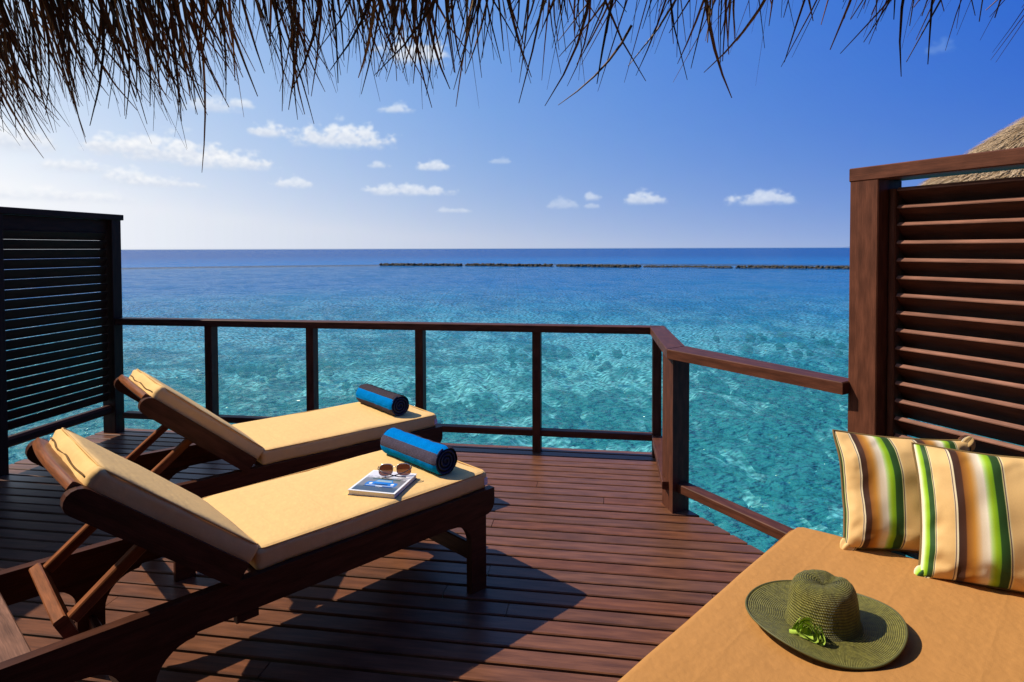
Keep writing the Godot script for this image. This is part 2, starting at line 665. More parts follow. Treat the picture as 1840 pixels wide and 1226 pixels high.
func rock(st: SurfaceTool, c: Vector3, size: Vector3) -> void:
	var nu := 7
	var nv := 5
	var ph := rng.randf() * 100.0
	var n := noise(int(ph * 10.0), 0.9, 2)
	var turn := Basis(Vector3.UP, rng.randf() * TAU)
	sheet(st, nu, nv, func(u, v):
		var d := Vector3(cos(u * TAU) * sin(v * PI), cos(v * PI), sin(u * TAU) * sin(v * PI))
		if u >= 1.0:
			d = Vector3(sin(v * PI), cos(v * PI), 0.0)
		return c + turn * (d * size * (1.0 + 0.55 * n.get_noise_3dv(d * 1.4))), true)


func build_island() -> void:
	var st := begin()
	sheet(st, 24, 4, func(u, v):
		var x: float = 0.50 + 0.12 * u
		var rise: float = sin(u * PI) * (0.75 + 0.25 * sin(u * 23.0)) * 26.0
		var dv: float = v * 2.0 - 1.0
		return Vector3(7000.0 * x, SEA - 2.0 + rise * (1.0 - dv * dv), -7000.0 + dv * 160.0))
	st.generate_normals()
	var o := part("island", st.commit(), flat(0.13, 0.20, 0.34, 1.0, 0.0))  # blue haze of distance put into the island's colour
	o.set_meta("kind", "structure")
	o.set_meta("label", "low island painted in hazy blue on the horizon beside the slatted screen")


func build_breakwaters() -> void:
	var spots := [[-22.1, -106.0, -8.1, -101.5, 0.50, "leftmost low stone breakwater, far out in the open blue water"], [-7.5, -103.0, 6.3, -97.5, 0.50, "second low stone breakwater from the shaded screen, above the centre railing post"], [7.0, -97.5, 18.8, -92.0, 0.45, "third low stone breakwater, above the last front railing post"], [19.7, -93.5, 31.0, -88.5, 0.26, "thin sunken stone breakwater that barely breaks the surface"], [31.3, -88.3, 49.0, -81.5, 0.42, "nearest stone breakwater, running behind the sunlit screen post"]]
	var mat := flat(0.055, 0.050, 0.036, 0.9, 0.3)
	for s in spots:
		var o := thing("breakwater", s[5], "breakwater", "stone breakwaters out in the lagoon", Vector3(s[0], SEA, s[1]))
		var st := begin()
		var d := Vector3(s[2] - s[0], 0, s[3] - s[1])
		var side := d.cross(Vector3.UP).normalized()
		for k in 330:
			var across := rng.randf_range(-1.0, 1.0)
			var p := d * rng.randf_range(0.008, 0.992) + side * across * 0.8
			var sz := rng.randf_range(0.13, 0.24)
			p.y = s[4] * 0.75 * (1.0 - smoothstep(0.55, 1.0, absf(across))) * rng.randf_range(0.3, 1.0) - sz * 0.6 + rng.randf_range(-0.03, 0.03)
			rock(st, p, Vector3(sz * 1.3, sz * 0.8, sz))
		st.generate_normals()
		var stones := part("stones", st.commit(), mat, o)
		stones.set_meta("kind", "stuff")


# ==== deck, railing, screens ==========================================================================
func build_deck() -> void:
	var deck := Node3D.new()
	deck.name = "deck"
	deck.set_meta("kind", "structure")
	deck.set_meta("label", "red brown timber deck of long planks with dark gaps")
	add_child(deck)
	var mats := []
	for k in 7:
		var t := rng.randf_range(0.74, 1.22)
		var red := rng.randf_range(0.92, 1.1)
		mats.append(deck_wood(0.205 * t * red, 0.082 * t, 0.040 * t / red, rng.randf_range(0.33, 0.44)))
	var pitch := 0.1
	for row in 60:
		var t0 := -0.13 + row * pitch
		var t1 := t0 + pitch - 0.0145
		var right := func(t: float) -> float: return 4.285 if t < 0.86 else 4.325 + (t - 0.87) * 0.651
		var s := -0.27
		var cut := rng.randf_range(1.2, 3.4) if row % 2 == 0 else rng.randf_range(0.4, 2.2)
		while true:
			var last: bool = cut > right.call(t1) - 0.4
			var a0 := s
			var b0: float = right.call(t0) if last else cut - 0.0015
			var b1: float = right.call(t1) if last else cut - 0.0015
			var st := begin()
			var drop := rng.randf_range(-0.0012, 0.0012)
			var twist := rng.randf_range(-0.001, 0.001)
			plank(st, a0, b0, b1, t0, t1, drop, twist)
			part("plank", st.commit(), mats[rng.randi() % mats.size()], deck)
			if last:
				break
			s = cut + 0.0015
			cut += rng.randf_range(2.2, 3.8)
	# what carries it
	var dark := wood(0.05, 0.024, 0.016, 0.8)
	for k in 12:
		var sj := -0.15 + k * 0.62
		part("joist", bar(deck_at(sj, -0.10 if sj < 4.2 else 1.0 + (sj - 4.33) / 0.651, -0.09), deck_at(sj, 5.6, -0.09), 0.06, 0.118), dark, deck)
	for k in 3:
		part("bearer", bar(deck_at(-0.25, 0.3 + k * 2.0, -0.24), deck_at(4.1 + k, 0.3 + k * 2.0, -0.24), 0.1, 0.17), dark, deck)
		for q in 3:
			part("pile", bar(deck_at(0.2 + q * 1.7, 0.3 + k * 2.0, -3.4), deck_at(0.2 + q * 1.7, 0.3 + k * 2.0, -0.33), 0.16, 0.16, Vector3.BACK), dark, deck)
	part("fascia", bar(deck_at(-0.27, -0.115, -0.125), deck_at(4.27, -0.115, -0.125), 0.028, 0.18), dark, deck)
	part("fascia", bar(deck_at(4.335, 0.90, -0.125), deck_at(4.335 + 4.7 * 0.651, 0.90 + 4.7, -0.125), 0.028, 0.18), dark, deck)


func plank(st: SurfaceTool, s0: float, b0: float, b1: float, t0: float, t1: float, drop: float, twist: float) -> void:
	# eased edges; the far end may be cut on the slant
	var c := 0.004
	var th := 0.028
	var shift := Vector2(rng.randf() * 3.0, rng.randf() * 3.0)
	var sec := [[t0, -th], [t0, -c], [t0 + c, 0.0], [t1 - c, 0.0], [t1, -c], [t1, -th]]
	for i in 6:
		var p: Array = sec[i]
		var q: Array = sec[(i + 1) % 6]
		var n2 := Vector2(-(q[1] - p[1]), q[0] - p[0]).normalized()
		var n: Vector3 = INWARD * n2.x + Vector3.UP * n2.y
		var ep := lerpf(b0, b1, (p[0] - t0) / (t1 - t0))
		var eq := lerpf(b0, b1, (q[0] - t0) / (t1 - t0))
		var y0: float = drop + twist * (p[0] - t0) / (t1 - t0)
		var y1: float = drop + twist * (q[0] - t0) / (t1 - t0)
		var w0: float = (p[0] + p[1]) * 3.0
		var w1: float = (q[0] + q[1]) * 3.0
		quad(st, deck_at(s0, p[0], p[1] + y0), deck_at(ep, p[0], p[1] + y0), deck_at(eq, q[0], q[1] + y1), deck_at(s0, q[0], q[1] + y1), n,
			[Vector2(s0 * 0.7, w0) + shift, Vector2(ep * 0.7, w0) + shift, Vector2(eq * 0.7, w1) + shift, Vector2(s0 * 0.7, w1) + shift])
	for e in 2:
		var v := []
		for p in sec:
			var ee := lerpf(b0, b1, (p[0] - t0) / (t1 - t0))
			v.append(deck_at(s0 if e == 0 else ee, p[0], p[1] + drop))
		var n := -ALONG if e == 0 else ALONG
		for k in range(1, 5):
			tri(st, v[0], v[k], v[k + 1], n, shift, shift + Vector2(0.1, 0), shift + Vector2(0.1, 0.1))


func build_railing() -> void:
	var o := thing("deck_railing", "dark timber railing of slim posts and two rails round the deck's open edge", "railing", "", Vector3.ZERO)
	var m := wood(0.135, 0.046, 0.025, 0.5, 0.05)
	for s in [0.715, 1.578, 2.458, 3.350, 4.216]:
		part("post", bar(deck_at(s, -0.045, -0.16), deck_at(s, -0.045, 0.888), 0.062, 0.09, INWARD), m, o)
	# mitred corner post
	var st := begin()
	var b := Vector2(0.892, -3.545)
	var pts := [Vector2(0.880, -3.662), Vector2(0.902, -3.512), Vector2(1.012, -3.575), Vector2(0.985, -3.68)]
	var poly := PackedVector2Array(pts)
	prism(st, poly, Vector3(0, -0.16, 0), Vector3.RIGHT, Vector3.BACK, Vector3.UP * 1.048)
	part("corner_post", st.commit(), m, o)
	# top rails, cut to meet at the two corners (outline seen from above)
	var y := 0.888
	var ri := 0.012
	var ro := -0.092
	var e := Vector3(1.448, 0, -2.64)
	var ew := Vector3(0.866, 0, -0.5) * 0.105
	var a_in := deck_at(4.166, ri)
	var a_out := deck_at(4.270, ro)
	var b_in := Vector3(0.858, 0, -3.478)
	var b_out := Vector3(0.990, 0, -3.590)
	var e_in := Vector3(1.372, 0, -2.598)
	for f in [["top_rail", [deck_at(-0.1, ri), a_in, a_out, deck_at(-0.1, ro)]], ["top_rail", [a_in, b_in, b_out, a_out]], ["top_rail", [b_in, e_in, e_in + ew, b_out]]]:
		st = begin()
		var q: Array = f[1]
		slab(st, q, y, 0.052)
		part(f[0], st.commit(), m, o)
	# bottom rails, between the posts
	var sp := [-0.1, 0.715, 1.578, 2.458, 3.350, 4.216]
	for k in 5:
		part("bottom_rail", bar(deck_at(sp[k] + 0.032, -0.045, 0.14), deck_at(sp[k + 1] - 0.032, -0.045, 0.14), 0.072, 0.046), m, o)
	part("bottom_rail", bar(deck_at(4.216, 0.002, 0.14), deck_at(4.216, 0.90, 0.14), 0.072, 0.046), m, o)
	part("bottom_rail", bar(Vector3(0.965, 0.14, -3.545), Vector3(1.46, 0.14, -2.66), 0.075, 0.05), m, o)


# a board with a four-sided outline seen from above, its grain along the first side
func slab(st: SurfaceTool, q: Array, y: float, th: float) -> void:
	var d: Vector3 = (q[1] - q[0]).normalized()
	var up := Vector3(0, y, 0)
	var c := Vector3(0, th, 0)
	var mid: Vector3 = (q[0] + q[1] + q[2] + q[3]) / 4.0
	var shift := Vector2(rng.randf(), rng.randf()) * 3.0
	var ez := 0.004
	var uvf := func(p: Vector3) -> Vector2: return Vector2((p - q[0]).dot(d) * 1.1, ((p - q[0]).cross(d).y + p.y) * 3.0) + shift
	var inner := []
	for k in 4:
		inner.append(q[k] + (mid - q[k]).normalized() * ez * 1.5)
	for k in 4:
		var l := (k + 1) % 4
		var a: Vector3 = q[k] + up
		var b: Vector3 = q[l] + up
		var n: Vector3 = (b - a).cross(Vector3.UP).normalized()
		if n.dot((a + b) / 2.0 - mid - up) < 0.0:
			n = -n
		var lift := c - Vector3(0, ez, 0)
		quad(st, a, b, b + lift, a + lift, n, [uvf.call(a), uvf.call(b), uvf.call(b + lift), uvf.call(a + lift)])
		var ia: Vector3 = inner[k] + up + c
		var ib: Vector3 = inner[l] + up + c
		quad(st, a + lift, b + lift, ib, ia, (n + Vector3.UP).normalized(), [uvf.call(a + lift), uvf.call(b + lift), uvf.call(ib), uvf.call(ia)])
	for s in 2:
		var w := []
		for k in 4:
			w.append(q[k] + up if s == 0 else inner[k] + up + c)
		quad(st, w[0], w[1], w[2], w[3], Vector3.DOWN if s == 0 else Vector3.UP, [uvf.call(w[0]), uvf.call(w[1]), uvf.call(w[2]), uvf.call(w[3])])


func build_left_screen() -> void:
	var o := thing("privacy_screen", "shaded near-black slatted timber screen beyond the two loungers", "screen", "", Vector3.ZERO)
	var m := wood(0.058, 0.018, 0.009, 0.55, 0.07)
	var s := -0.165
	var posts := [-0.03, 0.99, 2.02, 3.05]
	for t in posts:
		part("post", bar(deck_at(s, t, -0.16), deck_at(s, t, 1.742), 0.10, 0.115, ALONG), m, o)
	part("top_rail", bar(deck_at(s, -0.10, 1.766), deck_at(s, 3.12, 1.766), 0.13, 0.046), m, o)
	for k in 3:
		var t0: float = posts[k] + 0.058
		var t1: float = posts[k + 1] - 0.058
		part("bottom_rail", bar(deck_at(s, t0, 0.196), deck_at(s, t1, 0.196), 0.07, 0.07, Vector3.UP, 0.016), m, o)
		part("head_board", bar(deck_at(s, t0, 1.690), deck_at(s, t1, 1.690), 0.03, 0.102), m, o)
		for q in 20:
			var y := 0.3035 + q * 0.0687
			var tilt := deg_to_rad(rng.randf_range(20.0, 24.0))
			var up := (Vector3.UP * cos(tilt) + ALONG * sin(tilt)).normalized()
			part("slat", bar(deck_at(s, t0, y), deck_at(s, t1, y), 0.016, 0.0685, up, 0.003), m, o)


func build_right_screen() -> void:
	var o := thing("privacy_screen", "sunlit red brown louvred timber screen behind the daybed's striped cushions", "screen", "", SCREEN_AT)
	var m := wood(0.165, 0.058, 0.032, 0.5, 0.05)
	var out := Vector3(0.903, 0, -0.43)
	var d := SCREEN_DIR
	var faces := wood(0.125, 0.038, 0.020, 0.5, 0.05)  # darker copy for the slats: shade on their undersides put into colour
	var lit_timber := wood(0.34, 0.155, 0.105, 0.45, 0.03)  # paler copy of the timber: sunlight on the louvre edges put into colour
	for k in 3:
		var a := d * (0.0625 + k * 1.35) + out * 0.075
		part("post", bar(a + Vector3(0, -0.16, 0), a + Vector3(0, 1.772, 0), 0.125, 0.15, -d if k > 5 else out), m, o)
	var ta := d * -0.001 + out * 0.075 + Vector3(0, 1.801, 0)
	part("top_rail", bar(ta, ta + d * 2.95, 0.154, 0.056), m, o)
	for k in 2:
		var p0 := d * (0.127 + k * 1.35) + out * 0.11
		var p1 := d * (1.348 + k * 1.35) + out * 0.11
		# stiles that hold the louvres
		for e in 2:
			var c := (p0 + d * 0.015) if e == 0 else (p1 - d * 0.015)
			part("stile", bar(c + Vector3(0, 0.12, 0), c + Vector3(0, 1.735, 0), 0.028, 0.10, out), m, o)
		part("bottom_rail", bar(p0 + d * 0.03 + Vector3(0, 0.14, 0), p1 - d * 0.03 + Vector3(0, 0.14, 0), 0.07, 0.05), m, o)
		for q in 22:
			var y := 0.212 + q * 0.0708
			var tilt := deg_to_rad(rng.randf_range(43.0, 47.0))
			# the inner edge stands up, the outer edge hangs down
			var up := (Vector3.UP * cos(tilt) - out * sin(tilt)).normalized()
			var mid := Vector3(0, y, 0) - up * 0.003
			var sl := part("slat", bar(p0 + d * 0.03 + mid, p1 - d * 0.03 + mid, 0.017, 0.098, up, 0.002), faces, o)
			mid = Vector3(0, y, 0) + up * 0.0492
			part("lit_edge", bar(p0 + d * 0.03 + mid, p1 - d * 0.03 + mid, 0.0185, 0.006, up, 0.0025), lit_timber, sl)


# ==== thatch ========================================================================================
# one dry palm strip hanging down -Y from the origin, unit length, folded along its middle
func strip_mesh(width: float, curve: float, sway: float, segs := 5) -> ArrayMesh:
	var st := begin()
	strip(st, Transform3D(), width, curve, sway, segs)
	st.generate_normals()
	return st.commit()


func strip(st: SurfaceTool, tf: Transform3D, width: float, curve: float, sway: float, segs := 5) -> void:
	var rows := []
	for i in segs + 1:
		var t := float(i) / segs
		var w := width * (1.0 - 0.75 * pow(t, 2.2))
		var c := Vector3(sway * t * t, -t, curve * t * t)
		rows.append([tf * (c + Vector3(-w / 2, 0, 0)), tf * (c + Vector3(0, 0, w * 0.28)), tf * (c + Vector3(w / 2, 0, 0))])
	st.set_smooth_group(0)
	for i in segs:
		for k in 2:
			var q := [rows[i][k], rows[i][k + 1], rows[i + 1][k + 1], rows[i + 1][k]]
			for s in [0, 1, 2, 0, 2, 3]:
				st.set_uv(Vector2(k, i))
				st.add_vertex(q[s])


func build_eave() -> void:
	var o := thing("villa", "overhanging palm thatch eave of the villa with ragged hanging strands along the top", "villa", "", Vector3.ZERO)
	var mats := []
	for c in [[0.12, 0.052, 0.018], [0.22, 0.10, 0.034], [0.07, 0.034, 0.014], [0.36, 0.22, 0.09]]:
		var m := flat(c[0], c[1], c[2], 0.55, 0.4)
		m.backlight_enabled = true
		m.backlight = Color(0.15, 0.075, 0.027)
		mats.append(m)
	# the slope falls away from the house at about 47 degrees
	var slope := Vector3(-0.085, -0.73, -0.68).normalized()
	var across := ALONG
	var face := slope.cross(across).normalized()
	if face.y < 0.0:
		face = -face
	var lip := Vector3(0, 1.835, -1.252)       # where the longest ordinary strips end
	# the body of the roof behind the fringe
	var st := begin()
	prism(st, PackedVector2Array([Vector2(-0.03, 0.26), Vector2(0.02, 0.22), Vector2(0.12, 0.26), Vector2(0.12, 4.2), Vector2(-0.08, 4.2)]), lip - across * 4.0, face, -slope, across * 8.0)
	part("thatch_body", st.commit(), flat(0.07, 0.04, 0.02, 0.95, 0.2), o)
	# unseen front of the house, keeps sky light off the faces turned to it
	var wm := wood(0.12, 0.055, 0.034, 0.6)
	for w in [[-1.6, 1.9], [5.6, 9.6]]:
		part("wall", bar(deck_at(w[0], 6.0, 2.2), deck_at(w[1], 6.0, 2.2), 0.12, 4.6), wm, o)
	part("wall", bar(deck_at(1.9, 6.0, 3.45), deck_at(5.6, 6.0, 3.45), 0.12, 2.1), wm, o)
	var glass := StandardMaterial3D.new()
	glass.transparency = BaseMaterial3D.TRANSPARENCY_ALPHA
	glass.albedo_color = Color(0.05, 0.06, 0.06, 0.75)
	glass.roughness = 0.05
	for k in 4:
		var s0 := 1.9 + k * 0.925
		var door := part("unseen_glass_door", bar(deck_at(s0 + 0.06, 6.0, 1.2), deck_at(s0 + 0.865, 6.0, 1.2), 0.012, 2.3), glass, o)
		for e in 2:
			part("frame", bar(deck_at(s0 + 0.03 + e * 0.865, 6.0, 0.005), deck_at(s0 + 0.03 + e * 0.865, 6.0, 2.39), 0.055, 0.06, INWARD), wm, door)
	# fringe: strips come in tufts that lean together
	var protos := []
	for k in 10:
		protos.append(strip_mesh(1.0, rng.randf_range(-8.0, 14.0), rng.randf_range(-8.0, 8.0)))
	var strips := []
	var clump := noise(151, 1.0, 2)
	var tufts := 335
	for k in tufts:
		var a := -1.9 + 3.6 * (k + rng.randf()) / tufts
		var lean := rng.randf_range(-0.26, 0.26)
		# thicker towards the shaded end
		var thick := clampf((0.7 - a) / 1.8, 0.0, 1.0)
		var n := rng.randi_range(3, 6) + int(thick * 4.0)
		var ragged := clump.get_noise_1d(a * 9.0)
		if ragged < -0.12 and rng.randf() < 0.55 - 0.3 * thick:
			continue
		var tuft_end := -absf(rng.randfn(0.0, 0.075)) - 0.005 + 0.02 * thick + 0.09 * ragged
		for q in n:
			var end := tuft_end - absf(rng.randfn(0.0, 0.06)) + (rng.randf_range(0.02, 0.12) if rng.randf() < 0.10 else 0.0)
			var droop := maxf(0.0, -a - 0.4) * 0.10
			var dir := (slope + across * (lean + rng.randfn(0.0, 0.05)) + face * rng.randfn(-0.05, 0.08) + Vector3.DOWN * 0.1).normalized()
			var tip := lip + across * (a + rng.randfn(0.0, 0.013)) + slope * (end + droop) + face * rng.randf_range(-0.05, 0.05)
			var length := rng.randf_range(0.16, 0.42)
			var x := dir.cross(face).normalized().rotated(dir, rng.randf_range(-0.9, 0.9))
			var wide := rng.randf_range(0.0022, 0.0074) * (0.4 if rng.randf() < 0.22 else 1.0)
			var tf := Transform3D(Basis(x * wide, -dir * length, x.cross(-dir).normalized() * wide), tip - dir * length)
			strips.append([end + droop + wide * 6.0 - absf(a + 0.1) * 0.004, tf, rng.randi() % 10, [0, 0, 0, 1, 1, 2, 2, 3][rng.randi() % 8]])
	strips.sort_custom(func(p, q): return p[0] > q[0])
	var bulk := []
	for k in 4:
		var b := begin()
		bulk.append(b)
	for k in strips.size():
		var s: Array = strips[k]
		if k < 300:
			part("strand", protos[s[2]], mats[s[3]], o, s[1])
		else:
			strip(bulk[s[3]], s[1], 1.0, rng.randf_range(-8.0, 14.0), rng.randf_range(-14.0, 14.0), 4)
	for k in 4:
		bulk[k].generate_normals()
		var f := part("fringe", bulk[k].commit(), mats[k], o)
		f.set_meta("kind", "stuff")


func build_neighbour() -> void:
	var o := thing("neighbour_villa", "next villa's pale thatched roof rising behind the sunlit screen", "villa", "", Vector3(15.6, -0.02, -15.6))
	var eave_y := 3.0
	var rad := 4.75
	var rise := 3.1
	var cone := func(u: float, v: float) -> Vector3:
		var r := rad * (1.0 - v)
		var bulge := 0.22 * sin(v * PI)
		return Vector3(cos(u * TAU) * r, eave_y + rise * v + bulge, sin(u * TAU) * r)
	var st := begin()
	sheet(st, 40, 10, cone, true)
	st.generate_normals()
	part("thatched_roof", st.commit(), flat(0.20, 0.135, 0.075, 0.95, 0.2), o)
	# shaggy courses of palm strips
	var tones := [[0.34, 0.235, 0.13], [0.16, 0.10, 0.05], [0.46, 0.34, 0.21]]
	for k in 3:
		var b := begin()
		for q in 5200:
			var u := rng.randf_range(0.30, 0.80)
			var v := 1.0 - sqrt(rng.randf())
			var p: Vector3 = cone.call(u, v)
			var p2: Vector3 = cone.call(u + rng.randf_range(-0.006, 0.006), v - 0.05)
			var dir := (p2 - p).normalized()
			var outv := Vector3(cos(u * TAU), 1.3, sin(u * TAU)).normalized()
			var x := dir.cross(outv).normalized()
			var length := rng.randf_range(0.35, 0.8)
			dir = (dir + outv * rng.randf_range(0.02, 0.30) + x * rng.randf_range(-0.2, 0.2)).normalized()
			strip(b, Transform3D(Basis(x * rng.randf_range(0.016, 0.045), -dir * length, outv * 0.02), p + outv * 0.03), 1.0, -2.0, rng.randf_range(-3.0, 3.0), 2)
		b.generate_normals()
		var f := part("thatch_strips", b.commit(), flat(tones[k][0], tones[k][1], tones[k][2], 0.8, 0.3), o)
		f.set_meta("kind", "stuff")
	var wm := wood(0.11, 0.05, 0.03, 0.6)
	st = begin()
	var oct := PackedVector2Array()
	for k in 8:
		oct.append(Vector2.from_angle(TAU * (k + 0.5) / 8.0) * 3.6)
	prism(st, oct, Vector3(0, 0.0, 0), Vector3.RIGHT, Vector3.BACK, Vector3.UP * 3.2)
	part("wall", st.commit(), wm, o)
	st = begin()
	var oct2 := PackedVector2Array()
	for k in 8:
		oct2.append(Vector2.from_angle(TAU * (k + 0.5) / 8.0) * 4.6)
	prism(st, oct2, Vector3(0, -0.2, 0), Vector3.RIGHT, Vector3.BACK, Vector3.UP * 0.195)
	part("platform", st.commit(), wm, o)
	for k in 6:
		var p := Vector3(cos(TAU * k / 6.0), 0, sin(TAU * k / 6.0)) * 3.2
		part("stilt", bar(p + Vector3.DOWN * 3.6, p + Vector3.DOWN * 0.2, 0.22, 0.22, Vector3.BACK), wm, o)


# ==== sun loungers ====================================================================================
# local axes: x from foot to head, z from the near long side to the far one
func build_loungers() -> void:
	var first := make_lounger()
	first.position = Vector3(-0.09, 0, -2.79)
	first.rotation.y = deg_to_rad(-135.2)
	first.set_meta("label", "near sun lounger carrying the book and sunglasses on its ochre mattress")
	var second: Node3D = first.duplicate()
	second.name = numbered("sun_lounger", self)
	add_child(second, true)
	second.position = Vector3(-0.428, 0, -3.756)
	second.rotation.y = deg_to_rad(-139.2)
	second.set_meta("label", "far sun lounger next to the front railing, with only a rolled towel on it")


func arc(c: Vector2, r: float, a0: float, a1: float, n: int) -> Array:
	var out := []
	for k in n + 1:
		out.append(c + Vector2.from_angle(deg_to_rad(lerpf(a0, a1, float(k) / n))) * r)
	return out


func make_lounger() -> Node3D:
	var o := thing("sun_lounger", "", "sun lounger", "sun loungers on the deck")
	var m := wood(0.100, 0.034, 0.018, 0.40, 0.06)
	var red := wood(0.33, 0.110, 0.040, 0.36, 0.05)  # lighter copy of the frame timber: sun on these parts put into colour
	var top := 0.435
	var bot := 0.325
	var z0 := -0.012
	var z1 := 0.622
	var th := 0.036
	for z in [z0, z1 - th]:
		var poly := PackedVector2Array([Vector2(0.0, top), Vector2(0.0, bot + 0.055)])
		poly.append_array(PackedVector2Array(arc(Vector2(0.05, bot + 0.05), 0.05, 180, 270, 6)))
		poly.append_array(PackedVector2Array(arc(Vector2(1.71, bot + 0.06), 0.06, 270, 360, 6)))
		poly.append_array(PackedVector2Array([Vector2(1.77, top)]))
		var st := begin()
		prism(st, poly, Vector3(0, 0, z), Vector3.RIGHT, Vector3.UP, Vector3(0, 0, th), true)
		part("side_rail", st.commit(), m, o)
	for z in [z0 + 0.001, z1 - th - 0.001]:
		for f in 2:
			var x := 0.05 if f == 0 else 1.37
			var poly := PackedVector2Array([Vector2(x, 0), Vector2(x + 0.085, 0)])
			if f == 0:
				poly.append_array(PackedVector2Array(arc(Vector2(x + 0.185, 0.222), 0.10, 180, 90, 8)))
				poly.append_array(PackedVector2Array([Vector2(x + 0.21, bot - 0.001), Vector2(x, bot - 0.001)]))
			else:
				poly.append_array(PackedVector2Array(arc(Vector2(x + 0.165, 0.242), 0.08, 180, 90, 8)))
				poly.append_array(PackedVector2Array([Vector2(x + 0.18, bot - 0.001), Vector2(x - 0.12, bot - 0.001)]))
				poly.append_array(PackedVector2Array(arc(Vector2(x - 0.11, 0.203), 0.11, 90, 0, 8)))
			var st := begin()
			prism(st, poly, Vector3(0, 0, z), Vector3.RIGHT, Vector3.UP, Vector3(0, 0, th - 0.002), true)
			part("leg", st.commit(), m, o)
	for x in [0.085, 1.41]:
		part("stretcher", bar(Vector3(x, 0.155, z0 + th), Vector3(x, 0.155, z1 - th), 0.024, 0.08), m, o)
	part("hinge_block", bar(Vector3(1.06, 0.31, z0 + 0.018), Vector3(1.13, 0.31, z0 + 0.018), 0.03, 0.03), m, o)
	part("end_board", bar(Vector3(0.022, 0.375, z0 + th), Vector3(0.022, 0.375, z1 - th), 0.022, 0.09), m, o)
	for k in 10:
		var x := 0.085 + k * 0.104
		part("slat", bar(Vector3(x, 0.412, z0 + th), Vector3(x, 0.412, z1 - th), 0.07, 0.018), m, o)
	part("slat", bar(Vector3(1.69, 0.414, z0 + th), Vector3(1.72, 0.414, z1 - th), 0.085, 0.02), wood(0.30, 0.15, 0.10, 0.4), o)  # paler timber: the board's sunlit top put into its colour
	# raised back, 40 degrees
	var tilt := deg_to_rad(40.0)
	var bd := Vector3(cos(tilt), sin(tilt), 0)
	var bn := Vector3(-sin(tilt), cos(tilt), 0)
	var hinge := Vector3(1.035, 0.515, 0)
	for z in [0.000, 0.608]:
		var poly := PackedVector2Array([Vector2(0.02, -0.138), Vector2(0.02, -0.062), Vector2(0.585, -0.062)])
		poly.append_array(PackedVector2Array(arc(Vector2(0.585, -0.100), 0.038, 90, -90, 8)))
		var st := begin()
		prism(st, poly, hinge + Vector3(0, 0, z - 0.018), bd, bn, Vector3(0, 0, 0.036), true)
		part("back_beam", st.commit(), m, o)
	# curved board across the head of the back
	var st2 := begin()
	sheet(st2, 14, 16, func(u, v):
		var z: float = lerpf(0.018, 0.590, u)
		var bow: float = 0.035 * sin(u * PI)
		var a: float = v * TAU
		var sq := Vector2(signf(cos(a)) * pow(absf(cos(a)), 0.3) * 0.040, signf(sin(a)) * pow(absf(sin(a)), 0.3) * 0.015)
		return hinge + bd * (0.585 + bow * 0.7 + sq.x) + bn * (-0.078 + sq.y) + Vector3(0, 0, z), true, Vector2(0.6, 0.4))
	for e in 2:
		for k in 16:
			var c := hinge + bd * 0.585 + bn * -0.078 + Vector3(0, 0, 0.018 + 0.572 * e)
			var v := []
			for q in 2:
				var a: float = (k + q) / 16.0 * TAU
				v.append(hinge + bd * (0.585 + signf(cos(a)) * pow(absf(cos(a)), 0.3) * 0.040) + bn * (-0.078 + signf(sin(a)) * pow(absf(sin(a)), 0.3) * 0.015) + Vector3(0, 0, 0.018 + 0.572 * e))
			for s in ([c, v[0], v[1]] if e == 1 else [c, v[1], v[0]]):
				st2.set_smooth_group(1 + e)
				st2.set_uv(Vector2(s.x, s.y))
				st2.add_vertex(s)
	st2.generate_normals()
	part("head_board", st2.commit(), red, o)
	for k in 5:
		var p := hinge + bd * (0.10 + k * 0.12) + bn * -0.091
		part("back_slat", bar(p + Vector3(0, 0, 0.053), p + Vector3(0, 0, 0.557), 0.07, 0.016, bn), m, o)
	# the prop that holds the back up
	var foot := Vector3(1.565, 0.425, 0)
	var head := hinge + bd * 0.30 + bn * -0.14
	var prop := part("back_prop", bar(foot + Vector3(0, 0.0, 0.098), foot + Vector3(0, 0.0, 0.525), 0.034, 0.075, Vector3(0.5, 1, 0).normalized()), red, o)
	for z in [0.115, 0.508]:
		part("strut", bar(foot + Vector3(-0.018, 0.016, z), head + Vector3(0, 0, z), 0.03, 0.034), red, prop)
	# the mattress: seat and back cushions
	var fabric := cloth(0.82, 0.53, 0.210, 5.0, 0.35)
	var n := noise(41, 2.2, 2)
	var puck := noise(42, 16.0, 2)
	var seat := soft_box(Vector3(1.04, 0.080, 0.596), 0.022, Vector3i(26, 8, 18), func(q: Vector3) -> Vector3:
		var e := (1.0 - pow(absf(q.x) / 0.51, 4.0)) * (1.0 - pow(absf(q.z) / 0.298, 4.0))
		var rim := smoothstep(0.24, 0.29, absf(q.z)) + smoothstep(0.45, 0.51, absf(q.x))
		q += Vector3(0.0, 0.0022 * rim * puck.get_noise_2d(q.x, q.z * 0.35), 0.0020 * rim * puck.get_noise_2d(q.x + 3.0, q.y))
		return q + Vector3(0.003 * n.get_noise_2d(q.z * 2.0, q.y * 9.0), (0.004 * e + 0.0050 * n.get_noise_2d(q.x, q.z)) * (1.0 if q.y > 0 else 0.2), 0.004 * n.get_noise_2d(q.x * 1.5, q.y * 8.0)))
	var mat := part("mattress", seat, fabric, o, Transform3D(Basis(), Vector3(0.540, 0.469, 0.305)))
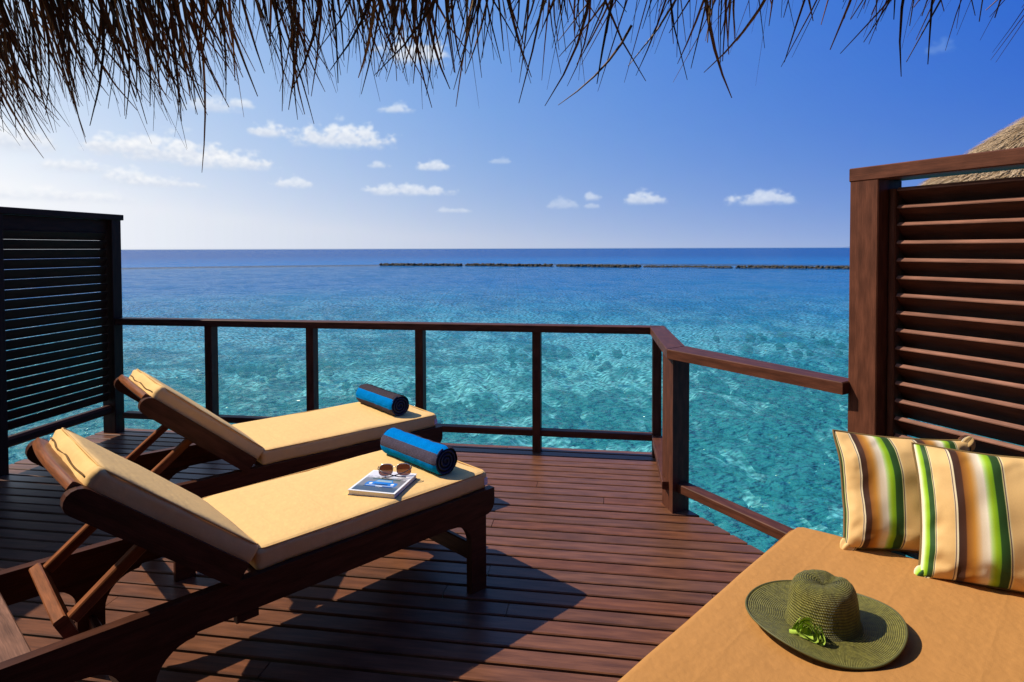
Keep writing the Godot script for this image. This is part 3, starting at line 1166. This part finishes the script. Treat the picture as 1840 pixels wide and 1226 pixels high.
	var back := soft_box(Vector3(0.595, 0.078, 0.592), 0.024, Vector3i(18, 8, 18), func(q: Vector3) -> Vector3:
		var e := (1.0 - pow(absf(q.x) / 0.2975, 4.0)) * (1.0 - pow(absf(q.z) / 0.296, 4.0))
		var head_end := smoothstep(0.17, 0.295, q.x)
		var rim := smoothstep(0.24, 0.29, absf(q.z)) + 1.6 * head_end
		q += Vector3(0.0, 0.0022 * rim * puck.get_noise_2d(q.x, q.z * 0.6), 0.0020 * rim * puck.get_noise_2d(q.x + 3.0, q.y))
		var sag: float = 0.004 * sin(q.z * 21.0 + q.y * 30.0) * head_end
		return q + Vector3(sag + 0.006 * n.get_noise_2d(q.z * 3.0, q.y * 12.0) * head_end, (0.005 * e + 0.004 * n.get_noise_2d(q.x + 4.0, q.z)) * (1.0 if q.y > 0 else 0.2), 0.004 * n.get_noise_2d(q.x * 2.0, q.y * 9.0)))
	var btf := Transform3D(Basis(bd, bn, Vector3.BACK), hinge + bd * 0.296 + bn * -0.041 + Vector3(0, 0, 0.303) - Vector3(0, 0, 0))
	part("back_cushion", back, fabric, mat, mat.transform.affine_inverse() * btf)
	# seams: piping round the top edges, a wavy zip flap across the head
	var pipe := cloth(0.72, 0.44, 0.16, 5.0, 0.2)
	var ps := begin()
	tube(ps, rim_points(0.515, 0.293, 0.035, 0.036), 0.0032, 6, true)
	ps.generate_normals()
	part("piping", ps.commit(), pipe, mat)
	ps = begin()
	tube(ps, rim_points(0.292, 0.291, 0.0345, 0.036), 0.0032, 6, true)
	ps.generate_normals()
	part("piping", ps.commit(), pipe, mat, mat.transform.affine_inverse() * btf)
	ps = begin()
	var zip := []
	for k in 25:
		var u := k / 24.0
		zip.append(Vector3(0.3005 + 0.003 * sin(u * 19.0), -0.008 + 0.003 * sin(u * 14.0 + 1.0), lerpf(-0.262, 0.262, u)))
	tube(ps, zip, 0.0026, 6)
	ps.generate_normals()
	part("zip_flap", ps.commit(), cloth(0.16, 0.09, 0.03, 5.0, 0.1), mat, mat.transform.affine_inverse() * btf)
	var tag := bar(Vector3(-0.505, 0.012, -0.297), Vector3(-0.505, -0.018, -0.297), 0.02, 0.006, Vector3.BACK, 0.001)
	part("care_tag", tag, flat(0.7, 0.62, 0.66, 0.8), mat)
	return o


func rim_points(hx: float, hz: float, y: float, r: float) -> Array:
	var out := []
	for c in [[1, 1, 0], [-1, 1, 90], [-1, -1, 180], [1, -1, 270]]:
		for k in 7:
			var a := deg_to_rad(c[2] + k * 15.0)
			out.append(Vector3(c[0] * (hx - r) + cos(a) * r, y, c[1] * (hz - r) + sin(a) * r))
	# long sides get points of their own
	var full := []
	for i in out.size():
		var p: Vector3 = out[i]
		var q: Vector3 = out[(i + 1) % out.size()]
		full.append(p)
		if p.distance_to(q) > 0.1:
			for k in range(1, 10):
				full.append(p.lerp(q, k / 10.0))
	return full


# ==== daybed =========================================================================================
const BED_AT := Vector3(1.085, 0, -2.385)   # its far corner at the deck's side
const BED_Y := 0.45


func build_daybed() -> void:
	# local axes: x from the far corner towards the sunlit screen, z towards the house
	var o := thing("daybed", "broad low daybed with a smooth orange tan mattress", "daybed", "", BED_AT, deg_to_rad(-43.8))
	var fabric := cloth(0.47, 0.225, 0.068, 4.0, 0.55)
	var n := noise(51, 1.6, 2)
	var size := Vector3(1.3, 0.14, 2.0)
	var m := soft_box(size, 0.03, Vector3i(26, 8, 34), func(q: Vector3) -> Vector3:
		# rounded in plan as well
		var hx := size.x / 2 - 0.06
		var hz := size.z / 2 - 0.06
		var c := Vector2(clampf(q.x, -hx, hx), clampf(q.z, -hz, hz))
		var dd := Vector2(q.x, q.z) - c
		if absf(dd.x) > 1e-5 and absf(dd.y) > 1e-5:
			var lim := maxf(absf(dd.x), absf(dd.y))
			dd = dd.normalized() * lim
			q.x = c.x + dd.x
			q.z = c.y + dd.y
		var up := 1.0 if q.y > 0.0 else 0.0
		q.y += up * (0.007 * n.get_noise_2d(q.x, q.z) + 0.005 * absf(n.get_noise_2d(q.x * 2.2 + 7.0, q.z * 0.9)) + 0.004 * sin(q.x * 9.0 + q.z * 4.0) * smoothstep(0.2, -0.3, q.z) * smoothstep(0.0, 0.4, q.x))
		return q)
	var mat := part("mattress", m, fabric, o, Transform3D(Basis(), Vector3(size.x / 2, BED_Y - size.y / 2, size.z / 2)))
	var ps := begin()
	tube(ps, rim_points(size.x / 2 - 0.004, size.z / 2 - 0.004, size.y / 2 - 0.020, 0.062), 0.005, 8, true)
	ps.generate_normals()
	part("piping", ps.commit(), cloth(0.36, 0.15, 0.035, 4.0, 0.2), mat)
	var w := wood(0.10, 0.042, 0.028, 0.5)
	part("frame", bar(Vector3(0.02, 0.25, 1.0), Vector3(1.28, 0.25, 1.0), 1.96, 0.115), w, o)
	for x in [0.08, 1.22]:
		for z in [0.08, 1.92]:
			part("leg", bar(Vector3(x, 0.0, z), Vector3(x, 0.19, z), 0.08, 0.08, Vector3.BACK), w, o)


# ==== small things ====================================================================================
func lounger_point(node: String, x: float, y: float, z: float) -> Vector3:
	return (get_node(node) as Node3D).transform * Vector3(x, y, z)


func build_towels() -> void:
	# stripes run along the roll
	var n := noise(61, 0.5, 2)
	var stripes := [[Color8(40, 42, 44), 0.0], [Color8(14, 120, 112), 0.10], [Color8(74, 72, 92), 0.19], [Color8(0, 126, 206), 0.38], [Color8(80, 74, 90), 0.57], [Color8(0, 126, 206), 0.70], [Color8(70, 62, 68), 0.86], [Color8(40, 42, 44), 1.01]]
	var im := gray_texture(Vector2i(128, 512), func(x, y):
		var v: float = y / 512.0 + 0.002 * n.get_noise_2d(x * 0.6, 3.0)
		var c: Color = stripes[0][0]
		for s in stripes:
			if v >= s[1]:
				c = s[0]
		var t: float = 0.88 + 0.22 * n.get_noise_2d(x * 3.0, y * 0.8) + (0.04 if (x + y) % 2 == 0 else -0.04)
		if c.b < 0.5:
			t += 0.55 * n.get_noise_2d(x * 1.2, y * 1.2 + 99.0)
		return Color(c.r * t, c.g * t, c.b * t), Image.FORMAT_RGB8)
	var mat := StandardMaterial3D.new()
	mat.albedo_texture = ImageTexture.create_from_image(im)
	mat.roughness = 1.0
	mat.metallic_specular = 0.1
	mat.heightmap_enabled = true
	mat.heightmap_texture = weave_bump
	mat.heightmap_scale = 0.4
	var end_mat := flat(0.022, 0.028, 0.055, 1.0, 0.1)
	for k in 2:
		var node: String = ["sun_lounger", "sun_lounger_001"][k]
		var at := lounger_point(node, [0.185, 0.215][k], 0.509, [0.31, 0.335][k])
		var turn := deg_to_rad([-135.2, -139.2][k])
		var lab: String = ["blue and charcoal striped towel roll on the near lounger beside the book", "blue and charcoal striped towel roll on the far lounger by the railing"][k]
		var o := thing("towel_roll", lab, "towel", "rolled striped towels on the loungers", at, turn)
		var st := begin()
		var r := 0.066
		var half := [0.215, 0.225][k] as float
		var start: float = [0.585, 0.735][k]       # where the stripes begin round the roll
		var nn := noise(62 + k, 3.0, 2)
		sheet(st, 28, 48, func(u, v):
			var z: float = lerpf(-half, half, u)
			var a: float = v * TAU
			var rr: float = r * (1.0 - 0.05 * (1.0 - pow(absf(z) / half, 2.0)) + 0.05 * nn.get_noise_2d(z * 4.0, a * 0.4)) 
			var close: float = clampf((half - absf(z)) / 0.012, 0.0, 1.0)
			rr *= 0.88 + 0.12 * sqrt(close * (2.0 - close))
			var y: float = r * 0.93 + sin(a) * rr * 0.97
			return Vector3(cos(a) * rr * 1.03, maxf(y, 0.002), z), true, Vector2(2.0, 1.0))
		st.generate_normals()
		var m := mat.duplicate() as StandardMaterial3D
		m.uv1_offset = Vector3(0, start, 0)
		var roll := part("roll", st.commit(), m, o)
		# the rolled edge shows as a spiral at both ends
		for e in [-1.0, 1.0]:
			st = begin()
			var disc := []
			sheet(st, 5, 32, func(u, v): return Vector3(cos(v * TAU) * r * 0.90 * u, r * 0.93 + sin(v * TAU) * r * 0.87 * u, e * (half - 0.008 - 0.004 * u)), e < 0.0)
			st.generate_normals()
			part("end", st.commit(), end_mat, o)
			st = begin()
			var sp := []
			for q in 64:
				var a := q / 63.0 * TAU * 3.2
				var rr := lerpf(0.008, 0.060, q / 63.0)
				sp.append(Vector3(cos(a) * rr, r * 0.93 + sin(a) * rr, e * (half - 0.005)))
			tube(st, sp, 0.0045, 6)
			st.generate_normals()
			part("spiral_fold", st.commit(), flat(0.035, 0.045, 0.085, 1.0, 0.1), o)


func build_book() -> void:
	var y := 0.5125
	# corners of the book on the mattress: spine side, nearest the camera first
	var a := lounger_point("sun_lounger", 0.610, y, 0.200)
	var b := lounger_point("sun_lounger", 0.503, y, 0.026)
	var ux := (b - a).normalized()
	var uz := -ux.cross(Vector3.UP).normalized()
	if uz.dot(lounger_point("sun_lounger", 0.316, y, 0.139) - b) < 0.0:
		uz = -uz
	var o := Node3D.new()
	o.name = numbered("book", self)
	o.transform = Transform3D(Basis(ux, Vector3.UP, ux.cross(Vector3.UP)), a)
	o.set_meta("label", "paperback book with a blue car on its grey cover, lying under the sunglasses")
	o.set_meta("category", "book")
	add_child(o)
	var lz := -1.0 if o.basis.z.dot(uz) < 0.0 else 1.0
	var w := 0.204
	var d := 0.232
	var th := 0.021
	var paper := flat(0.75, 0.73, 0.68, 0.9)
	part("pages", bar(Vector3(w / 2, th / 2, 0.004 * lz), Vector3(w / 2, th / 2, (d - 0.003) * lz), w - 0.006, th - 0.004, Vector3.UP, 0.001), paper, o)
	part("back_cover", bar(Vector3(w / 2, 0.001, 0), Vector3(w / 2, 0.001, d * lz), w, 0.002, Vector3.UP, 0.0004), flat(0.1, 0.1, 0.11), o)
	part("front_cover", bar(Vector3(w / 2, th - 0.001, 0), Vector3(w / 2, th - 0.001, d * lz), w, 0.002, Vector3.UP, 0.0004), flat(0.82, 0.82, 0.80, 0.35), o)
	# the printed picture on the cover
	var n := noise(71, 0.06, 3)
	var im := gray_texture(Vector2i(184, 192), func(x, yy):
		var u: float = x / 184.0
		var v: float = yy / 192.0
		var c := Color8(216, 214, 220).lerp(Color8(120, 120, 122), smoothstep(0.22, 0.42, v + 0.1 * n.get_noise_2d(x, yy)))
		c = c.lerp(Color8(62, 76, 92), smoothstep(0.70, 0.86, v))
		c = c.lightened(0.08 * n.get_noise_2d(x * 2.0, yy * 2.0) + 0.03)
		var dx: float = absf(u - 0.52)
		# far shore and palms
		if v > 0.36 and v < 0.43 and dx < 0.34 + 0.1 * n.get_noise_2d(x, 0):
			c = Color8(74, 92, 84)
		# cabin
		if v > 0.42 and v < 0.56 and dx < 0.17 + (v - 0.42) * 0.5:
			c = Color8(38, 132, 206)
			if v > 0.445 and v < 0.54 and dx < 0.15 + (v - 0.42) * 0.4:
				c = Color8(150, 176, 190)
		# body
		var bw: float = 0.37 - pow(absf(v - 0.65) / 0.12, 3.0) * 0.05
		if v > 0.55 and v < 0.775 and dx < bw:
			c = Color8(26, 120, 205).lerp(Color8(16, 84, 160), smoothstep(0.62, 0.76, v))
			if dx < 0.16 and v > 0.64 and v < 0.69:
				c = Color8(16, 52, 96)
		if Vector2(dx - 0.26, (v - 0.63) * 1.05).length() < 0.042:
			c = Color8(238, 240, 242)
		if v > 0.705 and v < 0.73 and dx < 0.33:
			c = Color8(190, 200, 208)
		if v > 0.735 and v < 0.765 and dx < 0.08:
			c = Color8(232, 232, 226)
		if v > 0.775 and v < 0.80 and dx < 0.36:
			c = Color8(30, 42, 60)
		return c, Image.FORMAT_RGB8)
	var pm := StandardMaterial3D.new()
	pm.albedo_texture = ImageTexture.create_from_image(im)
	pm.roughness = 0.3
	var st := begin()
	var mg := 0.010
	var yy := th + 0.0004
	quad(st, Vector3(mg, yy, mg * lz), Vector3(w - mg, yy, mg * lz), Vector3(w - mg, yy, (d - mg) * lz), Vector3(mg, yy, (d - mg) * lz), Vector3.UP, [Vector2(0, 1), Vector2(1, 1), Vector2(1, 0), Vector2(0, 0)])
	part("cover_print", st.commit(), pm, o)


func build_sunglasses() -> void:
	# local axes: x along the front from the near lens to the far one, y up, z away from the wearer
	var y := 0.5125 + 0.0225
	var a := lounger_point("sun_lounger", 0.440, y, 0.228)
	var b := lounger_point("sun_lounger", 0.345, y, 0.148)
	var ux := (b - a).normalized()
	var o := Node3D.new()
	o.name = numbered("sunglasses", self)
	o.transform = Transform3D(Basis(ux, Vector3.UP, ux.cross(Vector3.UP)), (a + b) / 2.0)
	o.set_meta("label", "metal rimmed sunglasses with brown gradient lenses standing on the book")
	o.set_meta("category", "sunglasses")
	add_child(o)
	var metal := flat(0.75, 0.68, 0.62, 0.25)
	metal.metallic = 1.0
	var dark := flat(0.03, 0.018, 0.03, 0.3)
	var tilt := Basis(Vector3.RIGHT, -0.16)
	var top := begin()
	for s in [-1.0, 1.0]:
		var pts := []
		for k in 36:
			var t := k / 36.0 * TAU
			var ex := signf(cos(t)) * pow(absf(cos(t)), 0.72)
			var ey := signf(sin(t)) * pow(absf(sin(t)), 0.72)
			pts.append(tilt * Vector3(s * 0.0375 + ex * 0.0295 - s * 0.003 * ey, 0.0262 + ey * 0.0245, -absf(s * 0.0375 + ex * 0.0295) * absf(s * 0.0375 + ex * 0.0295) * 1.6))
		var st := begin()
		tube(st, pts, 0.0016, 6, true)
		st.generate_normals()
		part("rim", st.commit(), metal, o)
		st = begin()
		var c := Vector3.ZERO
		for p in pts:
			c += p / 36.0
		# upper part darker than the lower one: two tints of the same glass
		for half in 2:
			st = begin()
			st.set_smooth_group(0)
			for k in 36:
				var p: Vector3 = pts[k]
				var q: Vector3 = pts[(k + 1) % 36]
				var upper := (p.y + q.y) / 2.0 > c.y
				if upper == (half == 0):
					for v in [c, p, q]:
						st.set_uv(Vector2.ZERO)
						st.add_vertex(v)
			st.generate_normals()
			var glass := StandardMaterial3D.new()
			glass.transparency = BaseMaterial3D.TRANSPARENCY_ALPHA
			glass.albedo_color = Color(0.58, 0.13, 0.08, 0.97) if half == 0 else Color(0.80, 0.36, 0.15, 0.93)
			glass.roughness = 0.05
			part("lens", st.commit(), glass, o)
		# temple folded back behind the lenses
		st = begin()
		var hinge: Vector3 = tilt * Vector3(s * 0.069, 0.040, -0.008)
		tube(st, [hinge, hinge + Vector3(s * 0.002, -0.006, 0.012), Vector3(s * 0.04, 0.022, 0.024), Vector3(-s * 0.02, 0.008, 0.030), Vector3(-s * 0.05, 0.004, 0.028)], 0.0022, 6)
		st.generate_normals()
		part("temple", st.commit(), dark, o)
	tube(top, [tilt * Vector3(-0.011, 0.036, -0.001), tilt * Vector3(0, 0.039, 0.001), tilt * Vector3(0.011, 0.036, -0.001)], 0.0014, 6)
	top.generate_normals()
	part("bridge", top.commit(), metal, o)


func stripe_image() -> Image:
	# one repeat of the cushions' striped cloth, left to right
	var bands := [[0.0000, 232, 190, 126], [0.1935, 232, 190, 126], [0.2000, 238, 226, 176], [0.2098, 70, 40, 60], [0.2220, 232, 214, 170], [0.2428, 240, 226, 190], [0.2513, 58, 30, 18], [0.3467, 74, 38, 18], [0.3589, 140, 84, 26], [0.4567, 196, 134, 50], [0.5056, 214, 168, 110], [0.5544, 228, 206, 176], [0.6278, 244, 232, 208], [0.6644, 188, 220, 130], [0.7133, 150, 190, 24], [0.7561, 120, 168, 16], [0.7683, 40, 78, 24], [0.8600, 34, 66, 22], [0.8722, 232, 220, 150], [0.8869, 60, 40, 60], [0.8967, 238, 222, 170], [0.9150, 232, 190, 126], [1.0000, 232, 190, 126]]
	var n := noise(81, 0.7, 2)
	return gray_texture(Vector2i(512, 64), func(x, y):
		var u: float = x / 512.0
		var c := Color.WHITE
		for k in bands.size() - 1:
			if u >= bands[k][0] and u < bands[k + 1][0]:
				var f: float = (u - bands[k][0]) / (bands[k + 1][0] - bands[k][0])
				c = Color8(bands[k][1], bands[k][2], bands[k][3]).lerp(Color8(bands[k + 1][1], bands[k + 1][2], bands[k + 1][3]), f)
		var t: float = 0.97 + 0.05 * n.get_noise_2d(x, y)
		return Color(c.r * t, c.g * t, c.b * t), Image.FORMAT_RGB8)


func build_pillows() -> void:
	var mat := StandardMaterial3D.new()
	mat.albedo_texture = ImageTexture.create_from_image(stripe_image())
	mat.albedo_color = Color(0.97, 0.97, 0.97)
	mat.roughness = 0.65
	mat.metallic_specular = 0.35
	mat.rim_enabled = true
	mat.rim = 0.2
	var spots := [
		["green edged striped cushion leaning behind, next to the screen post", Vector3(1.385, BED_Y, -2.135), -7.0, -22.0, -0.045, 0.84, 0.47, 0.40],
		["striped cushion in front, cut by the picture's edge, with a puckered corner", Vector3(1.505, BED_Y, -1.895), -25.0, -22.0, 0.0, 0.58, 0.45, 0.42]]
	for k in 2:
		var s: Array = spots[k]
		var o := Node3D.new()
		o.name = numbered("striped_cushion", self)
		o.set_meta("label", s[0])
		o.set_meta("category", "cushion")
		o.set_meta("group", "striped cushions on the daybed")
		# stands on its lower edge, leans back
		o.transform = Transform3D(Basis(Vector3.UP, deg_to_rad(s[2])) * Basis(Vector3.RIGHT, deg_to_rad(s[3])) * Basis(Vector3.BACK, s[4]), s[1])
		add_child(o, true)
		var size: float = s[6]
		var tall: float = s[7]
		var n := noise(90 + k, 1.6, 2)
		var crease := noise(95 + k, 0.9, 2)
		var outline := func(u: float, v: float) -> Vector2:
			# sides drawn in between the corners
			var x := u * size / 2.0 * (1.0 - 0.075 * (1.0 - v * v))
			var y := v * tall / 2.0 * (1.0 - 0.060 * (1.0 - u * u))
			return Vector2(x, y)
		for side in [1.0, -1.0]:
			var st := begin()
			sheet(st, 44, 44, func(a, b):
				var u: float = sin((a - 0.5) * PI)
				var v: float = sin((b - 0.5) * PI)
				u = lerpf(a * 2.0 - 1.0, u, 0.5)
				v = lerpf(b * 2.0 - 1.0, v, 0.5)
				var p: Vector2 = outline.call(u, v)
				var body := pow(maxf(0.0, (1.0 - u * u) * (1.0 - v * v)), 0.42)
				var pucker: float = smoothstep(0.55, 1.0, maxf(absf(u), absf(v)))
				var wrinkle: float = 0.010 * n.get_noise_2d(u * 0.5, v * 0.5) + 0.012 * pucker * n.get_noise_2d(u * 1.7 + 9.0, v * 1.7) * minf(1.0, body * 3.0)
				var z: float = 0.082 * body + wrinkle * minf(1.0, body * 2.0)
				# it sags a little onto its lower edge
				var low: float = smoothstep(0.0, -1.0, v)
				return Vector3(p.x, p.y + tall / 2.0 * 0.965, side * (z * (1.0 + 0.25 * low)) + 0.012 * crease.get_noise_2d(u, v)), side < 0.0, Vector2(2.55, 2.0))
			st.generate_normals()
			var m := mat.duplicate() as StandardMaterial3D
			m.uv1_offset = Vector3(s[5], 0, 0)
			part("front" if side > 0 else "back", st.commit(), m, o)
		# gathered corners
		for c in [Vector2(-1, -1), Vector2(1, 1)]:
			var at: Vector2 = outline.call(c.x * 0.93, c.y * 0.95)
			var knot := begin()
			var ph := rng.randf() * TAU
			var axis := Vector3(c.x, c.y, 0).normalized()
			var sd := axis.cross(Vector3.BACK)
			sheet(knot, 28, 10, func(a, b):
				var th: float = a * TAU
				var fold: float = 1.0 + 0.22 * sin(th * 6.0 + ph + b * 2.0) * sin(b * PI)
				var rr: float = sin(b * PI) * fold
				return Vector3(at.x, at.y + tall / 2.0 * 0.965, 0.0) + axis * (-cos(b * PI) * 0.032) + (sd * cos(th) * 0.024 + Vector3.BACK * sin(th) * 0.016) * rr, true, Vector2(0.9, 0.3))
			knot.generate_normals()
			var km := mat.duplicate() as StandardMaterial3D
			km.uv1_offset = Vector3(s[5] + 0.04, 0, 0)
			part("corner", knot.commit(), km, o)
		var ring := []
		for e in 4:
			for q in 24:
				var t := q / 24.0 * 2.0 - 1.0
				var uv: Vector2 = [Vector2(t, -1), Vector2(1, t), Vector2(-t, 1), Vector2(-1, -t)][e]
				var p: Vector2 = outline.call(uv.x, uv.y)
				ring.append(Vector3(p.x, p.y + tall / 2.0 * 0.965, 0.012 * crease.get_noise_2d(uv.x, uv.y)))
		var st2 := begin()
		tube(st2, ring, 0.0048, 7, true)
		st2.generate_normals()
		part("piping", st2.commit(), cloth(0.20, 0.13, 0.05, 8.0, 0.2), o)


func build_hat() -> void:
	var o := thing("sun_hat", "wide brimmed olive green woven straw hat with a rosette", "hat", "", Vector3(0.862, BED_Y + 0.006, -1.722), 0.3)
	# woven straw: small offset stitches in rings
	var n := noise(131, 0.3, 2)
	var tone := noise(132, 0.02, 3)
	var im := gray_texture(Vector2i(512, 256), func(x, y):
		var row: int = y / 8
		var fx: float = fposmod(x + (4.0 if row % 2 == 1 else 0.0), 8.0) / 8.0
		var fy: float = (y % 8) / 8.0
		var b: float = sin(fx * PI) * sin(fy * PI)
		return clampf(0.18 + 0.82 * pow(b, 0.6) + 0.12 * n.get_noise_2d(x, y), 0.0, 1.0))
	var bump := ImageTexture.create_from_image(im)
	var col := gray_texture(Vector2i(512, 256), func(x, y):
		var h: float = im.get_pixel(x, y).r
		var row: int = y / 8
		var f: float = 0.45 + 0.55 * h + 0.12 * n.get_noise_2d(x / 8 * 9, row * 9) + 0.14 * tone.get_noise_2d(absf(x - 256.0), y)
		return clampf(f, 0.0, 1.0))
	var m := StandardMaterial3D.new()
	m.albedo_color = lin(0.345, 0.315, 0.058)
	m.albedo_texture = ImageTexture.create_from_image(col)
	m.roughness = 0.5
	m.heightmap_enabled = true
	m.heightmap_texture = bump
	m.heightmap_scale = 0.5
	var crown := begin()
	var cn := noise(133, 2.5, 2)
	# outline from the middle of the crown to the brim
	var prof := [Vector2(0.0, 0.116), Vector2(0.025, 0.121), Vector2(0.05, 0.123), Vector2(0.068, 0.117), Vector2(0.079, 0.103), Vector2(0.085, 0.08), Vector2(0.0885, 0.05), Vector2(0.092, 0.02), Vector2(0.097, 0.006)]
	sheet(crown, 72, 32, func(u, v):
		var a: float = u * TAU
		var f: float = v * (prof.size() - 1)
		var i: int = mini(int(f), prof.size() - 2)
		var p: Vector2 = prof[i].cubic_interpolate(prof[i + 1], prof[maxi(i - 1, 0)], prof[mini(i + 2, prof.size() - 1)], f - i)
		# a pinch across the top and a slightly oval head
		var x: float = cos(a) * p.x * 1.06
		var z: float = sin(a) * p.x * 0.95
		var dent: float = 0.020 * exp(-pow((z + x * 0.35) / 0.017, 2.0)) * smoothstep(0.095, 0.03, p.x) * smoothstep(-0.05, 0.06, x)
		return Vector3(x, p.y - dent * smoothstep(0.06, 0.1, p.y) + 0.002 * cn.get_noise_2d(cos(a), sin(a) + v), z), true, Vector2(2.2, 1.0))
	crown.generate_normals()
	part("crown", crown.commit(), m, o)
	var brim_at := func(a: float, r: float) -> Vector3:
		var t := (r - 0.097) / 0.103
		var wave := 0.010 * t * sin(a * 2.0 + 0.8) + 0.006 * t * sin(a * 3.0 - 0.5) + 0.014 * t * t
		return Vector3(cos(a) * r * 1.02, 0.006 + wave, sin(a) * r * 0.97)
	for layer in 2:
		var st := begin()
		sheet(st, 120, 20, func(u, v): return brim_at.call(u * TAU, lerpf(0.095, 0.200, v)) + Vector3(0, -0.003 * layer, 0), layer == 0, Vector2(4.5, 0.68))
		st.generate_normals()
		part("brim", st.commit(), m, o)
	var edge := begin()
	var ring := []
	for k in 120:
		ring.append(brim_at.call(TAU * k / 120.0, 0.200) + Vector3(0, -0.0015, 0))
	tube(edge, ring, 0.0030, 6, true)
	edge.generate_normals()
	part("brim_edge", edge.commit(), flat(0.085, 0.082, 0.018, 0.6), o)
	# a rosette of folded cloth at the foot of the crown
	var green := cloth(0.36, 0.50, 0.070, 30.0, 0.3)
	var rose := begin()
	var dir := Vector3(-0.86, 0.0, 0.50)
	var side := dir.cross(Vector3.UP).normalized()
	var c := dir * 0.100 + Vector3(0, 0.030, 0)
	for k in 15:
		var a := k * 2.4
		var rr := 0.005 + 0.0021 * k
		var p := c + (side * cos(a) + Vector3.UP * sin(a) * 0.72) * rr + dir * (0.016 - 0.0008 * k)
		var tang := (-side * sin(a) + Vector3.UP * cos(a)).normalized()
		var outw := (side * cos(a) + Vector3.UP * sin(a)).normalized()
		var ln := 0.020 + 0.0009 * k
		var curl := rng.randf_range(0.004, 0.009)
		sheet(rose, 8, 5, func(u, v):
			var q: Vector3 = p + tang * (u - 0.5) * ln * 1.9 - outw * pow(u - 0.5, 2.0) * ln * 2.2
			return q + (dir * 0.8 + outw * 0.55) * (v * (0.012 + 0.006 * sin(u * PI))) + outw * curl * v * v * sin(u * 5.0 + k), false, Vector2.ONE, k)
	for k in 2:
		var bdir := (side * (1.0 if k == 0 else 0.4) + Vector3.DOWN * (0.1 if k == 0 else 0.5) + dir * 0.25).normalized()
		tube(rose, [c + dir * 0.005, c + bdir * 0.025 + Vector3.DOWN * 0.012 + dir * 0.008, c + bdir * 0.05 + Vector3.DOWN * 0.014 + dir * 0.01], 0.0065, 7)
	rose.generate_normals()
	part("rosette", rose.commit(), green, o)
